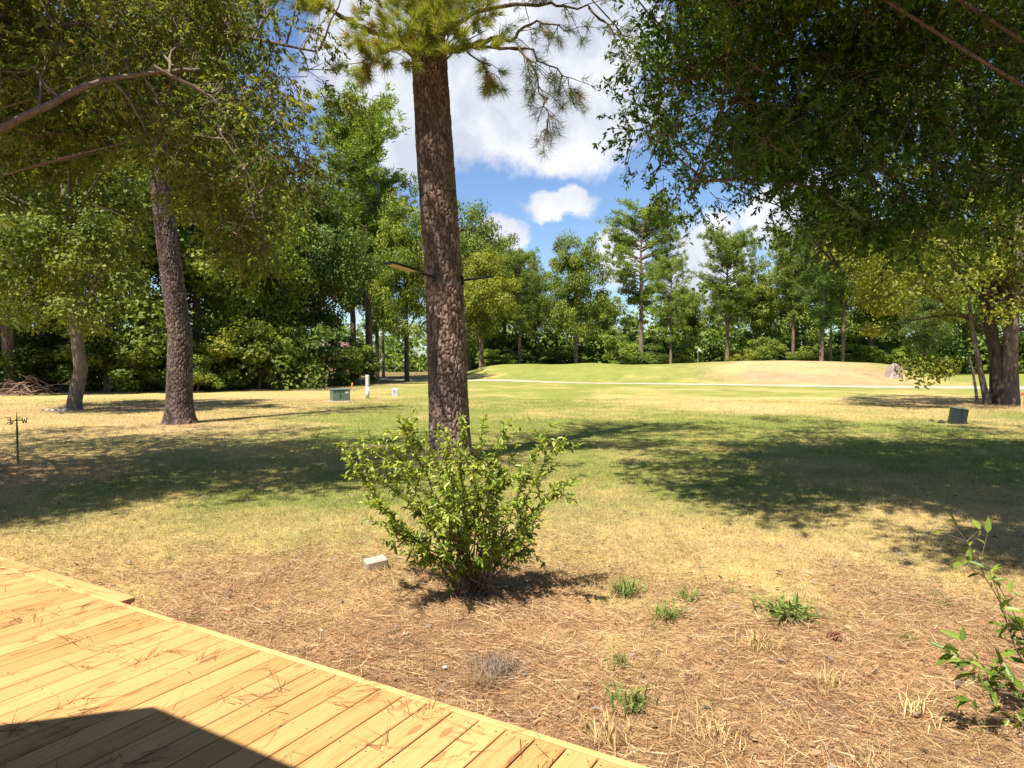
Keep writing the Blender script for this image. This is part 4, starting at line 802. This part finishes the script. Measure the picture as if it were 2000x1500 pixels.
# ------------------------------------------------------------------ solar lights on the big pine
def build_lights():
    black = plain('black_metal', (.012, .012, .013), .45, .3, .2, 20); led = plain('led_diffuser', (.75, .58, .33), .5, 0, .1, 60); pan = plain('solar_glass', (.01, .015, .035), .15, 0, .2, 6)
    for lab, root, tip, wv in (('black solar light panel on the left side of the big pine trunk', at(846, 541, 12.62), at(757, 513, 11.95), .30), ('black solar light panel on the right side of the big pine trunk', at(903, 548, 12.95), at(954, 541, 13.5), .30)):
        d = tip - root; L = np.linalg.norm(d); d = d / L; o = thing('solar_light', lab, 'solar light', root); up = np.array([0, 0, 1.]); s = norm(np.cross(d, up)); n = np.cross(s, d)
        Mx = Matrix((Vector(d), Vector(s), Vector(n))).transposed().to_4x4()
        mb = MB(); mb.tube([(0, 0, 0) - d * .06, d * L * .42], [.024, .02], 10); mb.box(tuple(-d * .03), (.03, .12, .16), Mx, .005); obj('arm', mb.me('arm', black), o)
        a0 = L * .34; c = d * (a0 + (L - a0) / 2); mb = MB(); mb.box(tuple(c), (L - a0, wv, .035), Mx, .008); obj('housing', mb.me('housing', black), o)
        mb = MB(); mb.box(tuple(c + n * .0185), (L - a0 - .04, wv - .03, .004), Mx); obj('solar_panel', mb.me('solar_panel', pan), o)
        for k in range(3):
            q = c + d * (.03) + s * (k - 1) * wv * .27 - n * .0185; mb = MB(); mb.box(tuple(q), ((L - a0) * .72, wv * .2, .006), Mx); obj('led_strip', mb.me('led_strip', led), o)
build_lights()

# ------------------------------------------------------------------ utility boxes, posts and small things
def build_small():
    grn = plain('utility_green', (.10, .15, .125), .55, 0, .15, 6); grn2 = plain('dark_utility_green', (.016, .024, .021), .45, 0, .2, 6); wht = plain('white_plastic', (.55, .55, .49), .5, 0, .08, 8); pale = plain('pale_grey_plastic', (.45, .50, .50), .5, 0, .08, 8); org = plain('orange_plastic', (.75, .16, .05), .5, 0, .1, 8); rust = plain('rusty_iron', (.13, .055, .03), .85, .2, .4, 40); iron = plain('dark_post', (.06, .05, .05), .7, .2, .3, 30); clay = plain('concrete_block', (.36, .29, .23), .9, 0, .12, 30, .3); wood = plain('stake_pine', (.58, .38, .16), .75, 0, .15, 20); red = plain('red_paint', (.55, .05, .04), .6)
    b = gp(664, 783); o = thing('utility_box', 'low green transformer box on the lawn beside the white marker post', 'utility box', (b[0], b[1], 0), R(28))
    mb = MB(); mb.box((0, 0, .25), (.82, .62, .52), bev=.02); obj('body', mb.me('body', grn), o); mb = MB(); mb.box((0, 0, .55), (.87, .67, .075), bev=.02); obj('lid', mb.me('lid', grn), o)
    mb = MB(); mb.box((.02, 0, -.02), (1.0, .8, .08), bev=.02); obj('pad', mb.me('pad', clay), o); mb = MB(); mb.box((.25, -.313, .42), (.16, .006, .11)); obj('sticker', mb.me('sticker', wht), o); mb = MB(); mb.box((-.05, -.318, .27), (.05, .02, .12), bev=.004); obj('latch', mb.me('latch', grn2), o)
    b = gp(718, 778); o = thing('marker_post', 'white cylindrical marker post standing beside the green utility box', 'post', (b[0], b[1], 0)); mb = MB(); mb.tube([(0, 0, -.1), (0, 0, .62)], [.1, .1], 16); obj('pipe', mb.me('pipe', wht, True), o); mb = MB(); mb.tube([(0, 0, .62), (0, 0, .64)], [.105, .105], 16); obj('band', mb.me('band', grn2), o); mb = MB(); mb.tube([(0, 0, .64), (0, 0, 1.14), (0, 0, 1.19)], [.1, .1, .085], 16); obj('upper_pipe', mb.me('upper_pipe', wht), o)
    b = gp(772, 774); o = thing('pedestal', 'small pale grey cable pedestal left of the big pine trunk', 'pedestal', (b[0], b[1], 0), R(12)); mb = MB(); mb.box((0, 0, .19), (.34, .22, .46), bev=.03); obj('cover', mb.me('cover', pale), o); mb = MB(); mb.box((-.07, -.113, .26), (.05, .006, .09)); obj('warning_sticker', mb.me('warning_sticker', red), o)
    b = gp(681, 765); o = thing('marker_flag', 'orange marker leaning behind the green utility box', 'marker', (b[0], b[1] + 1.0, 0)); mb = MB(); mb.tube([(0, 0, -.05), (-.02, 0, .5)], [.012, .012], 6); obj('rod', mb.me('rod', wood), o); mb = MB(); mb.box((-.02, 0, .42), (.09, .012, .24), Matrix.Rotation(R(12), 4, 'Y'), .004); obj('flag', mb.me('flag', org), o)
    # tilted pedestal at the right with clods of earth
    b = gp(1868, 828); o = thing('utility_pedestal', 'dark green utility pedestal tilted to one side on the right lawn', 'utility box', (b[0], b[1], -.02)); o.rotation_euler = (R(-3), R(9), R(-20)); mb = MB(); mb.box((0, 0, .22), (.42, .36, .50), bev=.02); obj('body', mb.me('body', grn2), o); mb = MB(); mb.box((0, 0, .49), (.45, .39, .05), bev=.02); obj('lid', mb.me('lid', plain('sunlit_lid', (.12, .165, .16), .5)), o)  # near-black body paints in canopy shade, paler lid paints in a sunlit top
    for (u, v, sx, lab) in ((1820, 823, .13, 'dark clod left of the tilted pedestal'), (1838, 827, .2, 'flat dark clod touching the tilted pedestal')):
        b = gp(u, v); r = np.random.default_rng(int(u)); n = 7; th = np.linspace(0, 6.283, 9)[:-1]; mb = MB(); rings = [(1, 0), (1.05, .4), (.7, .8), (.15, 1)]; V = [(math.cos(t) * a * sx / 2 * r.uniform(.8, 1.2), math.sin(t) * a * sx / 2 * r.uniform(.8, 1.2), h * sx * .6 * r.uniform(.9, 1.1) - .01) for a, h in rings for t in th]
        mb.add(V, [(k * 8 + i, k * 8 + (i + 1) % 8, k * 8 + 8 + (i + 1) % 8, k * 8 + 8 + i) for k in range(3) for i in range(8)] + [tuple(range(24, 32))]); tag(obj('clod', mb.me('clod', plain('dark_earth', (.03, .02, .015), .95)), None, (b[0], b[1], 0)), lab, 'clod')
    b = gp(1996, 806); o = thing('survey_stake', 'wooden survey stake with a red painted top at the right edge', 'stake', (b[0], b[1], 0)); mb = MB(); mb.box((0, 0, .28), (.09, .03, .76), bev=.004); obj('stake', mb.me('stake', wood), o); mb = MB(); mb.box((0, 0, .68), (.093, .034, .09), bev=.004); obj('painted_top', mb.me('painted_top', red), o)
    # concrete block in the grass
    b = gp(735, 1110); mb = MB(); mb.box((0, 0, .045), (.20, .13, .10), bev=.012); tag(obj('concrete_block', mb.me('concrete_block', clay), None, (b[0], b[1], 0), (R(5), R(-6), R(28))), 'tan concrete block lying in the grass left of the shrub', 'block')
    # weathervane
    b = gp(35, 906); Y = b[1]; o = thing('weathervane', 'rusty weathervane with compass letters on a thin post at the left', 'weathervane', (b[0], Y, 0)); mb = MB(); mb.tube([(0, 0, -.05), (0, 0, .56)], [.017, .017], 8); obj('post', mb.me('post', iron), o); mb = MB(); mb.tube([(0, 0, .55), (0, 0, .78), (0, 0, .98)], [.02, .012, .003], 8); obj('sleeve', mb.me('sleeve', rust), o)
    mb = MB(); mb.tube([(-.15, .02, .80), (.12, -.02, .80)], [.006, .006], 6); mb.tube([(.02, -.16, .81), (-.02, .16, .81)], [.006, .006], 6); obj('cross_arm', mb.me('cross_arm', rust), o)
    mb = MB()
    for x0, z0, x1, z1 in ((-.13, .755, -.13, .855), (-.20, .85, -.13, .85), (-.185, .805, -.13, .805), (-.20, .76, -.13, .76)): mb.tube([(x0, .02, z0), (x1, .02, z1)], [.008, .008], 6)
    obj('letter', mb.me('letter', rust), o); mb = MB()
    for x0, z0, x1, z1 in ((.11, .855, .13, .755), (.13, .755, .155, .83), (.155, .83, .18, .755), (.18, .755, .205, .855)): mb.tube([(x0, -.02, z0), (x1, -.02, z1)], [.008, .008], 6)
    obj('letter', mb.me('letter', rust), o); mb = MB(); mb.tube([(-.18, -.05, .735), (.07, .02, .865)], [.005, .005], 6); mb.add([(-.14, -.04, .72), (-.04, -.01, .80), (-.07, -.02, .735), (-.13, -.034, .728), (-.14, -.034, .72), (-.04, -.004, .80), (-.07, -.014, .735)], [(0, 1, 2), (4, 6, 5), (0, 2, 6, 4), (1, 0, 4, 5), (2, 1, 5, 6)]); obj('arrow', mb.me('arrow', rust), o)
    # stump
    b = at(1745, 714, 58.0); x, y = b[0], 58.0; z = float(hgt(x, y)); r = np.random.default_rng(8); th = np.linspace(0, 6.283, 25)[:-1]; pr = [(1.25, -.2), (.95, .35), (.82, .75), (.7, 1.05), (.25, 1.2)]; V = [(math.cos(t) * a * .62 * (1 + .12 * math.sin(3 * t + 1)) + .05 * h, math.sin(t) * a * .6, h * .95 + (.06 * math.sin(2 * t) if h > .5 else 0)) for a, h in pr for t in th]; mb = MB(); mb.add(V, [(k * 24 + i, k * 24 + (i + 1) % 24, k * 24 + 24 + (i + 1) % 24, k * 24 + 24 + i) for k in range(4) for i in range(24)] + [tuple(range(96, 120))])
    tag(obj('tree_stump', mb.me('tree_stump', bark_mat('weathered_stump', (.20, .16, .14), (.30, .245, .215), (.40, .33, .30), (6, 6, 1)), True), None, (x, y, z)), 'pale weathered stump at the right end of the mound', 'stump')
    # golf flag
    b = at(1363, 712, 80); z = float(hgt(b[0], 80)); o = thing('golf_flag', 'white flag on a thin pole standing on the green', 'flag', (b[0], 80, z)); mb = MB(); mb.tube([(0, 0, -.05), (0, 0, 2.1)], [.02, .014], 6); obj('pole', mb.me('pole', wht), o); mb = MB(); n = 6
    V = [(.42 * i / n, .05 * math.sin(i * 1.3) + s * .006, 2.08 - .35 * i / n * .4 - k * (.42 - .2 * i / n) - .25 * i / n) for i in range(n + 1) for k in (0, 1) for s in (-1, 1)]; mb.add(V, [q for i in range(n) for q in ((i * 4, i * 4 + 4, i * 4 + 6, i * 4 + 2), (i * 4 + 1, i * 4 + 3, i * 4 + 7, i * 4 + 5), (i * 4, i * 4 + 1, i * 4 + 5, i * 4 + 4), (i * 4 + 2, i * 4 + 6, i * 4 + 7, i * 4 + 3))]); obj('flag', mb.me('flag', wht), o)
    # golf cart far down the fairway
    b = gp(773, 724); y = b[1]; o = thing('golf_cart', 'white golf cart parked far away between the trunks', 'golf cart', (b[0], y, 0), R(20)); tyre = plain('tyre_rubber', (.02, .02, .02), .8); mb = MB(); mb.box((0, -.75, .55), (1.15, .75, .5), bev=.12); mb.box((0, .5, .5), (1.15, 1.4, .42), bev=.08); obj('body', mb.me('body', wht), o); mb = MB(); mb.box((0, .25, .82), (1.0, .5, .18), bev=.05); mb.box((0, .5, 1.08), (1.0, .12, .42), bev=.05); obj('seat', mb.me('seat', grn2), o); mb = MB(); mb.box((0, .05, 1.86), (1.2, 1.8, .07), bev=.03); obj('roof', mb.me('roof', wht), o)
    for sx in (-1, 1):
        for p0, p1 in (((sx * .53, -.6, .75), (sx * .55, -.5, 1.84)), ((sx * .53, .8, .7), (sx * .55, .8, 1.84))): mb = MB(); mb.tube([p0, p1], [.025, .025], 6); obj('roof_post', mb.me('roof_post', iron), o)
        for yy in (-.8, .8): mb = MB(); mb.tube([(sx * .42, yy, .24), (sx * .6, yy, .24)], [.24, .24], 16); obj('wheel', mb.me('wheel', tyre), o)
    # brick house glimpsed through the left trees
    y = 105; x = (640 - 1000) / F * y; o = thing('house', 'red brick house glimpsed through the trees at the left', 'house', (x, y, 0)); brick = plain('far_brick', (.33, .17, .12), .9, 0, .2, 4); mb = MB(); mb.box((0, 0, 1.4), (11, 7, 2.8)); obj('wall', mb.me('wall', brick), o); mb = MB(); mb.add([(-6, -4, 2.8), (6, -4, 2.8), (6, 4, 2.8), (-6, 4, 2.8), (-5, 0, 4.8), (5, 0, 4.8)], [(0, 1, 5, 4), (2, 3, 4, 5), (1, 2, 5), (3, 0, 4), (3, 2, 1, 0)]); obj('roof', mb.me('roof', plain('far_roof', (.20, .13, .10), .9)), o)
    for wx in (-3.6, -1.2, 2.6): mb = MB(); mb.box((wx, -3.52, 1.5), (1.1, .08, 1.3)); w = obj('window', mb.me('window', wht), o); mb = MB(); mb.box((wx, -3.57, 1.5), (.9, .04, 1.1)); obj('pane', mb.me('pane', plain('pane_glass', (.03, .04, .05), .1)), w)
    # brush pile at the far left and the white slab by the mulch ring
    b = gp(38, 772); r = np.random.default_rng(19); mb = MB()
    for _ in range(60): a = r.uniform(0, 3.14); c = np.array([r.normal(0, .9), r.normal(0, .4), abs(r.normal(.3, .3))]); d = np.array([math.cos(a), math.sin(a) * .6, r.normal(0, .35)]) * r.uniform(.5, 1.2); mb.tube([c - d, c + d], [.03, .012], 5)
    tag(obj('brush_pile', mb.me('brush_pile', plain('cut_branches', (.24, .15, .10), .9, 0, .3, 3)), None, (b[0], b[1], 0)), 'pile of cut reddish branches at the left edge of the woods', 'brush pile')
    b = gp(112, 803); mb = MB(); mb.box((0, 0, .03), (.75, .3, .09), bev=.02); tag(obj('stone_slab', mb.me('stone_slab', plain('white_stone', (.42, .40, .37), .8)), None, (b[0], b[1], 0), (0, 0, R(8))), 'flat whitish slab lying by the mulch ring of the grey trunk', 'slab')
    for u, v, s, c, lab in ((868, 1308, .022, (.6, .6, .62), 'white scrap on the straw beside the deck'), (790, 1243, .014, (.5, .45, .4), 'small pale scrap left of the shrub shadow'), (628, 1237, .016, (.5, .45, .38), 'small bone coloured scrap near the deck edge')):
        b = gp(u, v); mb = MB(); mb.box((0, 0, s * .4), (s * 1.6, s, s * .7), bev=s * .28); tag(obj('scrap', mb.me('scrap', plain('pale_scrap', c, .7)), None, (b[0], b[1], float(hgt(b[0], b[1])) + .012), (.3, .2, u)), lab, 'scrap')
build_small()
def build_cone():
    b = gp(1626, 1255); mb = MB(); o = thing('pine_cone', 'small reddish brown pine cone lying on the straw below the broad weed', 'pine cone', (b[0], b[1], float(hgt(b[0], b[1])) + .035)); o.rotation_euler = (R(70), 0, R(40)); brown = plain('cone_scale', (.20, .09, .05), .8, 0, .3, 30)
    mb.tube([(0, 0, -.045), (0, 0, .01), (0, 0, .05)], [.014, .016, .004], 8); obj('core', mb.me('core', brown), o); sc = MB(); sc.add([(-.006, 0, 0), (.006, 0, 0), (.010, .020, .006), (0, .030, .010), (-.010, .020, .006), (0, .014, .012)], [(0, 1, 5), (1, 2, 5), (2, 3, 5), (3, 4, 5), (4, 0, 5), (4, 3, 2, 1, 0)]); me = sc.me('scale', brown)
    for i in range(44):
        t = i / 43; q = obj('scale', me, o, (0, 0, -.04 + .085 * t), (R(35) * t, 0, i * 2.4)); k = .75 + .5 * math.sin(math.pi * min(1, .25 + t * .75)); q.scale = (k, k, k)
build_cone()
